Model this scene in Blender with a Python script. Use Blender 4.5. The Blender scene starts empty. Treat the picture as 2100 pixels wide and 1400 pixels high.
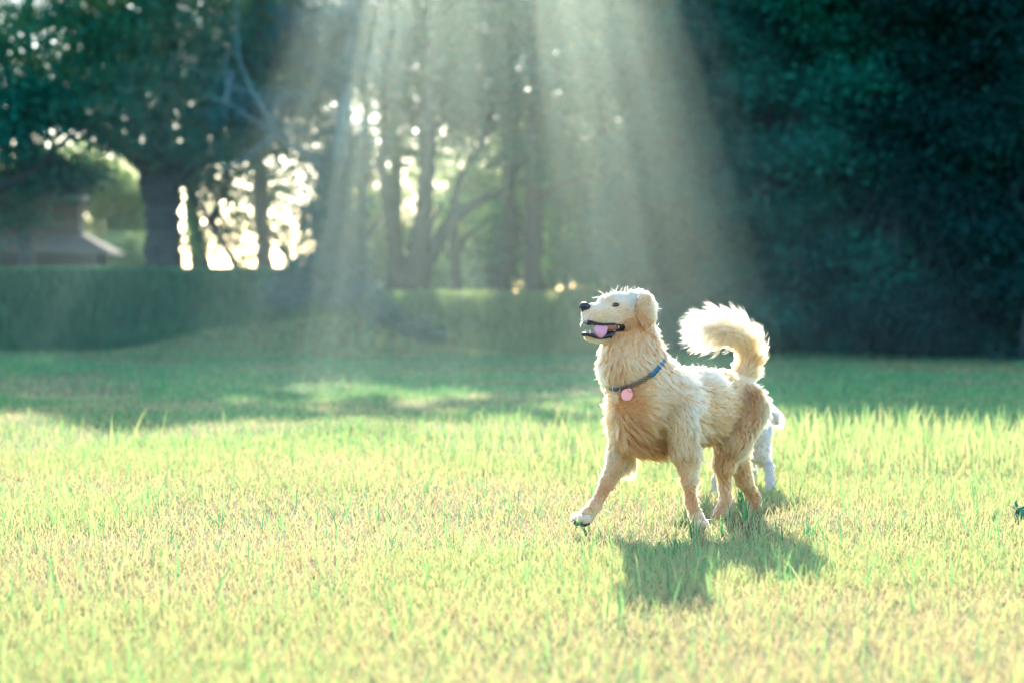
import bpy, math, random
import numpy as np
from mathutils import Vector, Matrix, kdtree
R = math.radians
rng = np.random.default_rng(7)
random.seed(7)
S = bpy.context.scene
COL = S.collection

# ------------------------------------------------------------------ camera
F = 2100 * 85 / 36.0            # focal length in photo pixels
H = 0.86                        # camera height
HZ = 600                        # horizon row of the photo
cam_d = bpy.data.cameras.new("camera")
cam = bpy.data.objects.new("camera", cam_d); COL.objects.link(cam)
cam.location = (0, 0, H)
cam.rotation_euler = (R(90) - math.atan((700 - HZ) / F), 0, 0)
cam_d.lens = 85; cam_d.sensor_width = 36; cam_d.sensor_fit = 'HORIZONTAL'
cam_d.clip_end = 3000; cam_d.clip_start = 0.05
cam_d.dof.use_dof = True; cam_d.dof.focus_distance = 8.72; cam_d.dof.aperture_fstop = 2.4
S.camera = cam

# ------------------------------------------------------------------ sky + sun
SUN_EL = 20.3; SUN_AZ = -0.8     # the sun stands straight ahead, above the wood
w = bpy.data.worlds.new("World"); S.world = w; w.use_nodes = True
nt = w.node_tree
sky = nt.nodes.new("ShaderNodeTexSky"); sky.sky_type = 'NISHITA'; sky.sun_disc = False
sky.sun_elevation = R(SUN_EL); sky.sun_rotation = R(SUN_AZ)
sky.air_density = 1.0; sky.dust_density = 0.4; sky.ozone_density = 3.0
bg = nt.nodes["Background"]; bg.inputs[1].default_value = 0.15
nt.links.new(sky.outputs[0], bg.inputs[0])
sun_d = bpy.data.lights.new("sun", 'SUN'); sun_d.energy = 3.0; sun_d.angle = R(0.53)
sun_d.color = (1.0, 0.92, 0.76)
sun = bpy.data.objects.new("sun", sun_d); COL.objects.link(sun)
sdir = Vector((math.sin(R(SUN_AZ)) * math.cos(R(SUN_EL)), math.cos(R(SUN_AZ)) * math.cos(R(SUN_EL)), math.sin(R(SUN_EL))))
sun.rotation_euler = sdir.to_track_quat('Z', 'Y').to_euler()
sun.location = sdir * 80
TAN = math.tan(R(SUN_EL))
S.view_settings.view_transform = 'Standard'; S.view_settings.look = 'None'
S.view_settings.exposure = 2.3; S.view_settings.gamma = 1.0
S.render.engine = 'CYCLES'
cy = S.cycles
cy.max_bounces = 8; cy.diffuse_bounces = 3; cy.glossy_bounces = 2; cy.transmission_bounces = 6
cy.volume_bounces = 0; cy.transparent_max_bounces = 8
cy.use_denoising = True
try: cy.denoiser = 'OPENIMAGEDENOISE'
except Exception: pass
cy.sample_clamp_indirect = 6.0
cy.caustics_reflective = False; cy.caustics_refractive = False

# ------------------------------------------------------------------ helpers
def P(px, py, Y):
    """photo pixel at depth Y -> world point"""
    return np.array([(px - 1050) / F * Y, Y, H - (py - HZ) / F * Y])

def tag(o, label=None, cat=None, group=None, kind=None):
    if label: o["label"] = label
    if cat: o["category"] = cat
    if group: o["group"] = group
    if kind: o["kind"] = kind
    return o

def empty(name, loc):
    o = bpy.data.objects.new(name, None); COL.objects.link(o)
    o.location = loc; o.empty_display_size = 0.2
    return o

def mk(name, V, polys, mat, parent=None, smooth=True, attrs=None):
    """polys: list of (m,k) index arrays. Vertices are world coordinates; a parent's origin is taken off."""
    V = np.asarray(V, dtype=np.float64)
    if parent is not None:
        off = np.zeros(3); p = parent
        while p is not None:
            off += np.array(p.location); p = p.parent
        V = V - off
    me = bpy.data.meshes.new(name)
    me.vertices.add(len(V)); me.vertices.foreach_set("co", V.astype(np.float32).ravel())
    polys = [np.asarray(p, dtype=np.int32) for p in polys if len(p)]
    nl = sum(p.size for p in polys); npoly = sum(len(p) for p in polys)
    me.loops.add(nl); me.polygons.add(npoly)
    me.loops.foreach_set("vertex_index", np.concatenate([p.ravel() for p in polys]))
    tot = np.concatenate([np.full(len(p), p.shape[1], dtype=np.int32) for p in polys])
    st = np.concatenate([[0], np.cumsum(tot)[:-1]]).astype(np.int32)
    me.polygons.foreach_set("loop_start", st)
    me.polygons.foreach_set("use_smooth", np.full(npoly, smooth))
    if attrs:
        for k, a in attrs.items():
            at = me.attributes.new(k, 'FLOAT', 'POINT'); at.data.foreach_set("value", np.asarray(a, dtype=np.float32))
    me.update(calc_edges=True); me.validate()
    me.materials.append(mat)
    o = bpy.data.objects.new(name, me); COL.objects.link(o)
    if parent is not None: o.parent = parent
    return o

class MB:
    """collects shapes for one mesh object"""
    def __init__(s): s.V = []; s.q = []; s.t = []; s.n = 0
    def add(s, V, quads=None, tris=None):
        V = np.asarray(V, float); s.V.append(V)
        if quads is not None and len(quads): s.q.append(np.asarray(quads) + s.n)
        if tris is not None and len(tris): s.t.append(np.asarray(tris) + s.n)
        s.n += len(V)
    def tube(s, pts, rad, sides=10, wob=0.0):
        pts = np.asarray(pts, float); rad = np.broadcast_to(np.asarray(rad, float), (len(pts),))
        tg = np.gradient(pts, axis=0); tg /= np.linalg.norm(tg, axis=1)[:, None] + 1e-12
        ref = np.array([0.31, 0.9, 0.2]) if abs(tg[:, 2]).mean() > 0.6 else np.array([0.05, 0.1, 1.0])
        a = np.cross(tg, ref); a /= np.linalg.norm(a, axis=1)[:, None] + 1e-12
        b = np.cross(tg, a)
        th = np.linspace(0, 2 * np.pi, sides, endpoint=False)
        rr = rad[:, None] * (1 + wob * rng.standard_normal((len(pts), sides)))
        V = pts[:, None] + (a[:, None] * np.cos(th)[None, :, None] + b[:, None] * np.sin(th)[None, :, None]) * rr[:, :, None]
        n = len(pts); i = np.arange(n - 1)[:, None] * sides; j = np.arange(sides)[None]; j2 = (j + 1) % sides
        Q = np.stack([i + j, i + j2, i + sides + j2, i + sides + j], -1).reshape(-1, 4)
        V = V.reshape(-1, 3)
        V = np.vstack([V, pts[0], pts[-1]])
        T = np.vstack([np.stack([np.full(sides, n * sides), (np.arange(sides) + 1) % sides, np.arange(sides)], -1),
                       np.stack([np.full(sides, n * sides + 1), (n - 1) * sides + np.arange(sides), (n - 1) * sides + (np.arange(sides) + 1) % sides], -1)])
        s.add(V, Q, T)
    def box(s, c, size, rot=None):
        x, y, z = np.asarray(size) / 2
        V = np.array([[-x, -y, -z], [x, -y, -z], [x, y, -z], [-x, y, -z], [-x, -y, z], [x, -y, z], [x, y, z], [-x, y, z]])
        if rot is not None: V = V @ np.array(rot).T
        s.add(V + np.asarray(c), [[0, 3, 2, 1], [4, 5, 6, 7], [0, 1, 5, 4], [1, 2, 6, 5], [2, 3, 7, 6], [3, 0, 4, 7]])
    def ball(s, c, r, axes=None, nu=16, nv=10):
        r = np.broadcast_to(np.asarray(r, float), (3,))
        u = np.linspace(0, 2 * np.pi, nu, endpoint=False); v = np.linspace(0, np.pi, nv + 1)[1:-1]
        g = np.stack([np.outer(np.sin(v), np.cos(u)), np.outer(np.sin(v), np.sin(u)), np.outer(np.cos(v), np.ones(nu))], -1).reshape(-1, 3)
        g = np.vstack([g, [0, 0, 1], [0, 0, -1]]) * r
        if axes is not None: g = g @ np.asarray(axes)
        m = nv - 1; i = np.arange(m - 1)[:, None] * nu; j = np.arange(nu)[None]; j2 = (j + 1) % nu
        Q = np.stack([i + j, i + nu + j, i + nu + j2, i + j2], -1).reshape(-1, 4)
        T = np.vstack([np.stack([np.full(nu, m * nu), np.arange(nu), (np.arange(nu) + 1) % nu], -1),
                       np.stack([np.full(nu, m * nu + 1), (m - 1) * nu + (np.arange(nu) + 1) % nu, (m - 1) * nu + np.arange(nu)], -1)])
        s.add(g + np.asarray(c), Q, T)
    def build(s, name, mat, parent=None, smooth=True):
        polys = []
        if s.q: polys.append(np.vstack(s.q))
        if s.t: polys.append(np.vstack(s.t))
        return mk(name, np.vstack(s.V), polys, mat, parent, smooth)

def spline(pts, n=8):
    """Catmull-Rom through the points (works on any number of columns)"""
    p = np.asarray(pts, float); p = np.vstack([2 * p[0] - p[1], p, 2 * p[-1] - p[-2]])
    out = []
    for i in range(1, len(p) - 2):
        t = np.linspace(0, 1, n, endpoint=False)[:, None]
        a, b, c, d = p[i - 1:i + 3]
        out.append(0.5 * (2 * b + (c - a) * t + (2 * a - 5 * b + 4 * c - d) * t ** 2 + (3 * b - a - 3 * c + d) * t ** 3))
    return np.vstack(out + [p[-2:-1]])

# smooth value noise (vectorised) for shaping geometry
_tab = np.random.default_rng(3).random((64, 64, 64))
def noise(p, sc):
    q = np.asarray(p, float) * sc + 100.0
    i = np.floor(q).astype(int); f = q - i; f = f * f * (3 - 2 * f)
    out = 0
    for a in (0, 1):
        for b in (0, 1):
            for c in (0, 1):
                wgt = (f[..., 0] if a else 1 - f[..., 0]) * (f[..., 1] if b else 1 - f[..., 1]) * (f[..., 2] if c else 1 - f[..., 2])
                out = out + wgt * _tab[(i[..., 0] + a) % 64, (i[..., 1] + b) % 64, (i[..., 2] + c) % 64]
    return out

# ------------------------------------------------------------------ materials
def new_mat(name):
    m = bpy.data.materials.new(name); m.use_nodes = True
    n = m.node_tree.nodes; l = m.node_tree.links
    n.clear(); out = n.new("ShaderNodeOutputMaterial")
    return m, n, l, out

def ramp(n, stops):
    r = n.new("ShaderNodeValToRGB"); e = r.color_ramp.elements
    while len(e) < len(stops): e.new(0.5)
    for k, (p, c) in enumerate(stops): e[k].position = p; e[k].color = (*c, 1)
    return r

def leafy(name, refl, trans, trans_fac=0.45, gloss=0.06, attr=None, noise_scale=1.2):
    """thin leaf or blade: diffuse on the front, coloured light through from behind, faint sheen.
    refl / trans are colour ramps over a per-leaf value."""
    m, n, l, out = new_mat(name)
    if attr:
        v = n.new("ShaderNodeAttribute"); v.attribute_name = attr; fac = v.outputs["Fac"]
    else:
        g = n.new("ShaderNodeNewGeometry"); tx = n.new("ShaderNodeTexNoise"); tx.inputs["Scale"].default_value = noise_scale
        l.new(g.outputs["Position"], tx.inputs["Vector"])
        mixr = n.new("ShaderNodeMath"); mixr.operation = 'MULTIPLY_ADD'; mixr.inputs[1].default_value = 0.45
        l.new(g.outputs["Random Per Island"], mixr.inputs[0])
        sc = n.new("ShaderNodeMath"); sc.operation = 'MULTIPLY'; sc.inputs[1].default_value = 0.55
        l.new(tx.outputs["Fac"], sc.inputs[0]); l.new(sc.outputs[0], mixr.inputs[2]); fac = mixr.outputs[0]
    r1 = ramp(n, refl); r2 = ramp(n, trans); l.new(fac, r1.inputs[0]); l.new(fac, r2.inputs[0])
    d = n.new("ShaderNodeBsdfDiffuse"); t = n.new("ShaderNodeBsdfTranslucent"); gl = n.new("ShaderNodeBsdfGlossy")
    gl.inputs["Roughness"].default_value = 0.38
    l.new(r1.outputs[0], d.inputs[0]); l.new(r2.outputs[0], t.inputs[0])
    m1 = n.new("ShaderNodeMixShader"); m1.inputs[0].default_value = trans_fac
    l.new(d.outputs[0], m1.inputs[1]); l.new(t.outputs[0], m1.inputs[2])
    m2 = n.new("ShaderNodeMixShader"); m2.inputs[0].default_value = gloss
    l.new(m1.outputs[0], m2.inputs[1]); l.new(gl.outputs[0], m2.inputs[2]); l.new(m2.outputs[0], out.inputs[0])
    return m

def solid(name, c1, c2=None, rough=0.7, scale=8.0, bump=0.0, metal=0.0, detail=4.0, spec=0.4):
    m, n, l, out = new_mat(name)
    b = n.new("ShaderNodeBsdfPrincipled"); b.inputs["Roughness"].default_value = rough; b.inputs["Metallic"].default_value = metal
    b.inputs["Specular IOR Level"].default_value = spec
    tc = n.new("ShaderNodeTexCoord"); tx = n.new("ShaderNodeTexNoise"); tx.inputs["Scale"].default_value = scale; tx.inputs["Detail"].default_value = detail
    l.new(tc.outputs["Object"], tx.inputs["Vector"])
    r = ramp(n, [(0.3, c1), (0.7, c2 or c1)]); l.new(tx.outputs["Fac"], r.inputs[0]); l.new(r.outputs[0], b.inputs["Base Color"])
    if bump:
        bp = n.new("ShaderNodeBump"); bp.inputs["Strength"].default_value = bump; bp.inputs["Distance"].default_value = 0.02
        l.new(tx.outputs["Fac"], bp.inputs["Height"]); l.new(bp.outputs[0], b.inputs["Normal"])
    l.new(b.outputs[0], out.inputs[0])
    return m

M = {}
M['grass'] = leafy('grass_blades',
    [(0.0, (0.16, 0.08, 0.04)), (0.07, (0.42, 0.30, 0.15)), (0.42, (0.44, 0.36, 0.16)), (0.60, (0.13, 0.30, 0.11)), (0.78, (0.02, 0.25, 0.10)), (1.0, (0.002, 0.16, 0.068))],
    [(0.0, (0.25, 0.13, 0.05)), (0.07, (0.62, 0.45, 0.23)), (0.42, (0.59, 0.51, 0.22)), (0.62, (0.46, 0.52, 0.17)), (0.85, (0.16, 0.40, 0.12)), (1.0, (0.03, 0.20, 0.07))], 0.5, 0.02, attr='tint')
M['leaf'] = leafy('broad_leaves',
    [(0.2, (0.002, 0.12, 0.086)), (0.55, (0.004, 0.165, 0.108)), (0.72, (0.03, 0.15, 0.06)), (0.88, (0.12, 0.10, 0.035))],
    [(0.2, (0.02, 0.16, 0.06)), (0.55, (0.10, 0.26, 0.07)), (0.85, (0.34, 0.32, 0.06))], 0.40, 0.012)
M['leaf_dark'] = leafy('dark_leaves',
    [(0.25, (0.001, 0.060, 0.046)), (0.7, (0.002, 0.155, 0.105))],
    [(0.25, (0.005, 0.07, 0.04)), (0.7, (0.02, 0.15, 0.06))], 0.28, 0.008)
M['leaf_sun'] = leafy('sunlit_leaves',  # sunlit brightness put into the leaf colour of the trees beyond
    [(0.2, (0.05, 0.12, 0.06)), (0.8, (0.12, 0.16, 0.06))],
    [(0.2, (0.34, 0.52, 0.18)), (0.8, (0.62, 0.66, 0.28))], 0.6, 0.02)
M['leaf_shaded'] = leafy('shaded_leaves',  # deep shade of the far right painted into the leaf colour
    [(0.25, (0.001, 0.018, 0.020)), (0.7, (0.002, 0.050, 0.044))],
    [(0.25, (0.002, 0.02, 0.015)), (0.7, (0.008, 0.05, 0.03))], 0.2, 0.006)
M['ivy'] = leafy('ivy_leaves',
    [(0.2, (0.001, 0.11, 0.115)), (0.8, (0.002, 0.165, 0.155))],
    [(0.2, (0.01, 0.12, 0.08)), (0.8, (0.03, 0.17, 0.09))], 0.35, 0.02)
M['bark'] = solid('bark', (0.008, 0.030, 0.034), (0.035, 0.052, 0.050), 0.9, 9, 0.6, spec=0.1)
M['bark_warm'] = solid('bark_warm', (0.045, 0.045, 0.035), (0.085, 0.075, 0.055), 0.9, 9, 0.6)
M['bark_hazy'] = solid('bark_hazy', (0.03, 0.10, 0.10), (0.08, 0.17, 0.16), 0.85, 9, 0.4)  # bluish paleness of haze and skylight put into the bark colour

# ------------------------------------------------------------------ ground
def terrain(X, Y):
    X = np.asarray(X, float); Y = np.asarray(Y, float)
    top = np.interp(X, [-30, -3.3, -2.4, 0.3, 1.3, 3.4, 30], [1.22, 1.20, 0.86, 0.82, 0.97, 1.04, 1.1])
    wid = np.interp(X, [-30, -6, -4, -2, 30], [0.8, 0.8, 1.3, 1.8, 1.8])
    toe = np.interp(X, [-8, -5, -2.5, 1.5, 3.5], [35.0, 34.9, 35.0, 35.0, 35.2])
    t = np.clip((Y - toe) / wid, 0, 1); t = t * t * (3 - 2 * t)
    z = top * t
    z = z + (0.50 + 0.10 * np.sin(X * 2.1)) * np.exp(-(np.abs(X + 3.0) / 1.75) ** 2.6) * np.clip((Y - 31.0) / 3.8, 0, 1) ** 1.25 * (1 - t)
    back = np.clip((Y - 43) / 9, 0, 1); back = back * back * (3 - 2 * back)
    z = z * (1 - back) - 0.25 * back
    z = z + 0.018 * np.sin(X * 1.7 + Y * 0.6) * np.sin(Y * 0.9 - X * 0.4) * np.clip((Y - 5.0) / 4, 0.2, 1)
    return z

gx = np.concatenate([np.linspace(-600, -40, 15)[:-1], np.linspace(-40, -9, 40)[:-1], np.linspace(-9, 9, 120)[:-1], np.linspace(9, 40, 40)[:-1], np.linspace(40, 600, 15)])
gy = np.concatenate([np.linspace(-300, 0, 12)[:-1], np.linspace(0, 30, 110)[:-1], np.linspace(30, 40, 100)[:-1], np.linspace(40, 60, 40)[:-1], np.linspace(60, 1800, 30)])
GX, GY = np.meshgrid(gx, gy)
GV = np.stack([GX, GY, terrain(GX, GY)], -1).reshape(-1, 3)
ii = np.arange(len(gy) - 1)[:, None] * len(gx); jj = np.arange(len(gx) - 1)[None]
GQ = np.stack([ii + jj, ii + jj + 1, ii + len(gx) + jj + 1, ii + len(gx) + jj], -1).reshape(-1, 4)
def ground_mat():
    m, n, l, out = new_mat('lawn_soil')
    b = n.new("ShaderNodeBsdfPrincipled"); b.inputs["Roughness"].default_value = 0.95; b.inputs["Specular IOR Level"].default_value = 0.1
    g = n.new("ShaderNodeNewGeometry")
    t1 = n.new("ShaderNodeTexNoise"); t1.inputs["Scale"].default_value = 1.3; t1.inputs["Detail"].default_value = 5
    t2 = n.new("ShaderNodeTexNoise"); t2.inputs["Scale"].default_value = 45; t2.inputs["Detail"].default_value = 3
    l.new(g.outputs["Position"], t1.inputs["Vector"]); l.new(g.outputs["Position"], t2.inputs["Vector"])
    r1 = ramp(n, [(0.35, (0.26, 0.23, 0.10)), (0.55, (0.16, 0.19, 0.07)), (0.72, (0.08, 0.14, 0.05))])
    r2 = ramp(n, [(0.3, (0.5, 0.45, 0.4)), (0.7, (1.1, 1.05, 0.95))])
    l.new(t1.outputs["Fac"], r1.inputs[0]); l.new(t2.outputs["Fac"], r2.inputs[0])
    mx = n.new("ShaderNodeMix"); mx.data_type = 'RGBA'; mx.blend_type = 'MULTIPLY'; mx.inputs[0].default_value = 1
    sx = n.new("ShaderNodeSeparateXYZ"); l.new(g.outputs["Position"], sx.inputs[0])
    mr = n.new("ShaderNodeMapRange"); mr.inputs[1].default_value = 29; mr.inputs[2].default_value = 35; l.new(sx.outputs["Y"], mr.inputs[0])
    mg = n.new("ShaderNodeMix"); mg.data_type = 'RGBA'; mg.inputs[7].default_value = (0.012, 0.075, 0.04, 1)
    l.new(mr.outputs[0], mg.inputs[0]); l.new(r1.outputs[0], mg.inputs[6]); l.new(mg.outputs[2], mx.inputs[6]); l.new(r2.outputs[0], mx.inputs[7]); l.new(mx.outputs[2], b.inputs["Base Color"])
    bp = n.new("ShaderNodeBump"); bp.inputs["Strength"].default_value = 0.8; bp.inputs["Distance"].default_value = 0.02
    l.new(t2.outputs["Fac"], bp.inputs["Height"]); l.new(bp.outputs[0], b.inputs["Normal"]); l.new(b.outputs[0], out.inputs[0])
    return m
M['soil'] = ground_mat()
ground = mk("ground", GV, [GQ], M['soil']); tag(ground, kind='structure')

# ------------------------------------------------------------------ grass
def blades(X, Y, length, width, tint, lean, spread=1.0, seed=1):
    """curved tapering blades: 2 quads + tip each"""
    r = np.random.default_rng(seed); n = len(X)
    z = terrain(X, Y) - 0.004
    az = r.uniform(0, 2 * np.pi, n); d = np.stack([np.cos(az), np.sin(az)], -1)
    fa = r.uniform(0, 2 * np.pi, n); wv = np.stack([np.cos(fa), np.sin(fa), np.zeros(n)], -1)
    ls = np.array([0, 0.4, 0.75, 1.0]); V = np.zeros((n, 7, 3))
    for k, s in enumerate(ls):
        out = lean * s ** 1.8
        c = np.stack([X + d[:, 0] * out * length, Y + d[:, 1] * out * length, z + length * s * np.sqrt(np.clip(1 - (lean * s) ** 2 * 0.75, 0.03, 1))], -1)
        wd = width * (1.0, 0.9, 0.6, 0)[k]
        if k < 3:
            V[:, 2 * k] = c - wv * wd[:, None]; V[:, 2 * k + 1] = c + wv * wd[:, None]
        else: V[:, 6] = c
    b = np.arange(n)[:, None] * 7
    Q = np.concatenate([b + np.array([[0, 1, 3, 2]]), b + np.array([[2, 3, 5, 4]])])
    T = b + np.array([[4, 5, 6]])
    return V.reshape(-1, 3), Q, T, np.repeat(tint, 7)

def scatter(n, y0, y1, half=0.235, margin=0.5, seed=1, power=1.0):
    r = np.random.default_rng(seed)
    Y = []; X = []
    while sum(map(len, Y)) < n:
        y = y0 + (y1 - y0) * r.random(n) ** power; m = half * y1 + margin
        x = r.uniform(-m, m, n); k = np.abs(x) < half * y + margin
        Y.append(y[k]); X.append(x[k])
    return np.concatenate(X)[:n], np.concatenate(Y)[:n]

gV, gQ, gT, gA = [], [], [], []; gn = 0
def put(*a, **k):
    global gn
    V, Q, T, A = blades(*a, **k)
    gV.append(V); gQ.append(Q + gn); gT.append(T + gn); gA.append(A); gn += len(V)

def patch(X, Y, sc=0.9, off=0.0): return noise(np.stack([X, Y * 0.6, np.full_like(X, off)], -1), sc)
gr = np.random.default_rng(11)
for (y0, y1, n_str, n_grn, wk, sd) in ((4.2, 8, 56000, 46000, 0.85, 21), (8, 13, 56000, 46000, 1.0, 22), (13, 20, 30000, 34000, 1.5, 23), (20, 36, 14000, 60000, 2.3, 24)):
    # dry straw thatch
    X, Y = scatter(n_str, y0, y1, seed=sd)
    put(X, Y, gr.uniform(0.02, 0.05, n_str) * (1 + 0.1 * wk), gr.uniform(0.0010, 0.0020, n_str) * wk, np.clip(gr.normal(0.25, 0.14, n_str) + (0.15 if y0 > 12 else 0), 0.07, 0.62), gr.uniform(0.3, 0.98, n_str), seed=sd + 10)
    # green blades, in patches
    X, Y = scatter(int(n_grn * 1.6), y0, y1, seed=sd + 30)
    pn = patch(X, Y, 1.1); k = gr.random(len(X)) < np.clip((pn - 0.32) * 2.6, 0.10, 1); X = X[k][:n_grn]; Y = Y[k][:n_grn]; n = len(X)
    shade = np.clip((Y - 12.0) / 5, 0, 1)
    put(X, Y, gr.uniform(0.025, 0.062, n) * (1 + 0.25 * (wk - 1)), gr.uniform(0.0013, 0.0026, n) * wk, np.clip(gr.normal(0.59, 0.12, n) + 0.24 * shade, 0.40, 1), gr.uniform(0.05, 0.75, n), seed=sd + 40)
# fallen brown stalks and leaf bits
X, Y = scatter(1500, 4.3, 15, seed=91); k = patch(X, Y, 0.8, 3.3) > 0.45; X = X[k]; Y = Y[k]; n = len(X)
put(X, Y, gr.uniform(0.03, 0.09, n), gr.uniform(0.001, 0.0028, n), gr.uniform(0.0, 0.05, n), gr.uniform(0.75, 1.0, n), seed=92)
# scattered taller blades
X, Y = scatter(5200, 4.4, 15, seed=71); n = len(X)
put(X, Y, gr.uniform(0.07, 0.15, n), gr.uniform(0.0014, 0.0028, n), np.clip(gr.normal(0.74, 0.13, n), 0.5, 1), gr.uniform(0.05, 0.55, n), seed=72)
# taller fringe of meadow grass along the edge of the shade
X, Y = scatter(5200, 11.2, 14.6, seed=73); k = gr.random(len(X)) < np.clip(0.25 + (X + 0.3) * 0.55, 0.03, 1); X = X[k]; Y = Y[k]; n = len(X)
put(X, Y, gr.uniform(0.10, 0.24, n), gr.uniform(0.0025, 0.0045, n), np.clip(gr.normal(0.6, 0.10, n), 0.4, 1), gr.uniform(0.05, 0.45, n), seed=74)
# broad dark green tufts by the dog and at the right edge
for (px, Yt, cnt, L) in ((1605, 8.45, 5, 0.10), (1655, 8.35, 7, 0.115), (1478, 8.55, 5, 0.085), (1425, 8.35, 4, 0.12), (1215, 8.55, 4, 0.07), (1660, 8.42, 6, 0.06), (1530, 8.9, 9, 0.10), (1520, 9.5, 12, 0.10), (1390, 8.1, 5, 0.06), (800, 9.1, 3, 0.1), (455, 8.9, 3, 0.1), (340, 8.3, 3, 0.09), (1345, 7.9, 6, 0.06), (980, 9.3, 4, 0.09)):
    x0 = (px - 1050) / F * Yt
    X = x0 + gr.normal(0, 0.012, cnt); Y = Yt + gr.normal(0, 0.02, cnt)
    put(X, Y, gr.uniform(0.6, 1.1, cnt) * L, gr.uniform(0.0025, 0.0042, cnt), gr.uniform(0.9, 1.0, cnt), gr.uniform(0.1, 0.6, cnt), seed=int(px + cnt))
# dry stalks and fallen leaves on the slope that runs up to the bank
n = 6500; X = gr.normal(-3.1, 1.5, n); Y = gr.uniform(31.2, 34.9, n)
put(X, Y, gr.uniform(0.05, 0.12, n), gr.uniform(0.005, 0.010, n), np.where(gr.random(n) < 0.22, gr.uniform(0.0, 0.06, n), gr.uniform(0.45, 0.95, n)), gr.uniform(0.5, 1.0, n), seed=83)
# long grass on the face and lip of the bank
n = 46000; X = gr.uniform(-14, 6, n); Y = 34.6 + 3.2 * gr.random(n)
left = np.clip((-2.4 - X) / 2.0, 0, 1)
put(X, Y, np.minimum(gr.uniform(0.10, 0.26, n) + left * gr.uniform(0.0, 0.22, n), np.clip(np.interp(X, [-3.3, -2.4, 1, 3], [1.23, 0.90, 0.9, 1.05]) - terrain(X, Y), 0.05, 1) * gr.uniform(0.6, 1.1, n)), gr.uniform(0.005, 0.010, n), np.clip(0.80 + 0.20 * left + gr.normal(0, 0.10, n) - 0.22 * np.clip((X + 2) / 2, 0, 1), 0.2, 1), gr.uniform(0.1, 0.6, n), seed=81)
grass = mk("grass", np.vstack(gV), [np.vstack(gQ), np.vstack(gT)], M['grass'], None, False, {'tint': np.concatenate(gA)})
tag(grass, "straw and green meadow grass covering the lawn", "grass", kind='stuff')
del gV, gQ, gT, gA

# ------------------------------------------------------------------ trees
def shade_edge(X):
    """how near to the camera the crowns' shade reaches on the lawn"""
    return np.interp(X, [-12, -4, -2.6, -1.0, 0.5, 2.0, 2.7, 4, 12], [17, 15.6, 15.0, 14.4, 13.6, 13.0, 12.7, 12.6, 12.6])

def leaf_mesh(C, size, r):
    n = len(C)
    u = r.standard_normal((n, 3)); u /= np.linalg.norm(u, axis=1)[:, None]
    t = r.standard_normal((n, 3)); v = np.cross(u, t); v /= np.linalg.norm(v, axis=1)[:, None]
    s = (size * r.uniform(0.6, 1.3, n))[:, None]
    nrm = np.cross(u, v)
    V = np.stack([C - u * s, C + v * s * 0.5 - nrm * s * 0.12, C + u * s, C - v * s * 0.5 - nrm * s * 0.12], 1).reshape(-1, 3)
    return V, np.arange(n * 4).reshape(-1, 4)

def clumps(lobes, per, size, r, spread=0.22, prune=True):
    """lobes: (px, py, Y, rx_px, rz_px, ry_m, number of clumps)"""
    out = []
    for (px, py, Y, rx, rz, ry, nc) in lobes:
        c = P(px, py, Y); k = Y / F
        d = r.standard_normal((nc, 3)); d /= np.linalg.norm(d, axis=1)[:, None]
        d *= (r.random(nc) ** 0.45)[:, None]
        cc = c + d * np.array([rx * k, ry, rz * k])
        m = np.maximum(3, (per * r.uniform(0.4, 1.5, nc)).astype(int))
        idx = np.repeat(np.arange(nc), m)
        sp = spread * r.uniform(0.6, 1.5, nc)
        q = cc[idx] + r.standard_normal((len(idx), 3)) * np.array([1, 1, 0.6]) * sp[idx][:, None]
        out.append(q)
    q = np.vstack(out)
    if prune:
        yg = q[:, 1] - q[:, 2] / TAN
        e = shade_edge(q[:, 0]) + 2.6 * (noise(np.stack([q[:, 0], 0 * q[:, 0], 0 * q[:, 0]], -1), 1.1) - 0.35) + 0.9 * (noise(np.stack([q[:, 0], 0 * q[:, 0] + 5, 0 * q[:, 0]], -1), 4.0) - 0.5)
        keep = yg > e
        # the middle of the canopy is thin: light comes through holes in it
        mid = np.clip(1 - np.abs(q[:, 0] + 0.35) / 2.25, 0, 1)
        thin = (yg < e + 7.5) & (mid > 0)
        hole = noise(np.stack([q[:, 0] * 1.0, yg * 0.5, np.zeros(len(q))], -1), 2.9)
        keep &= ~(thin & (hole < 0.31 + 0.29 * np.clip(mid * 2.2, 0, 1)))
        q = q[keep & (q[:, 2] > 0.05)]
    return q

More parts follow.
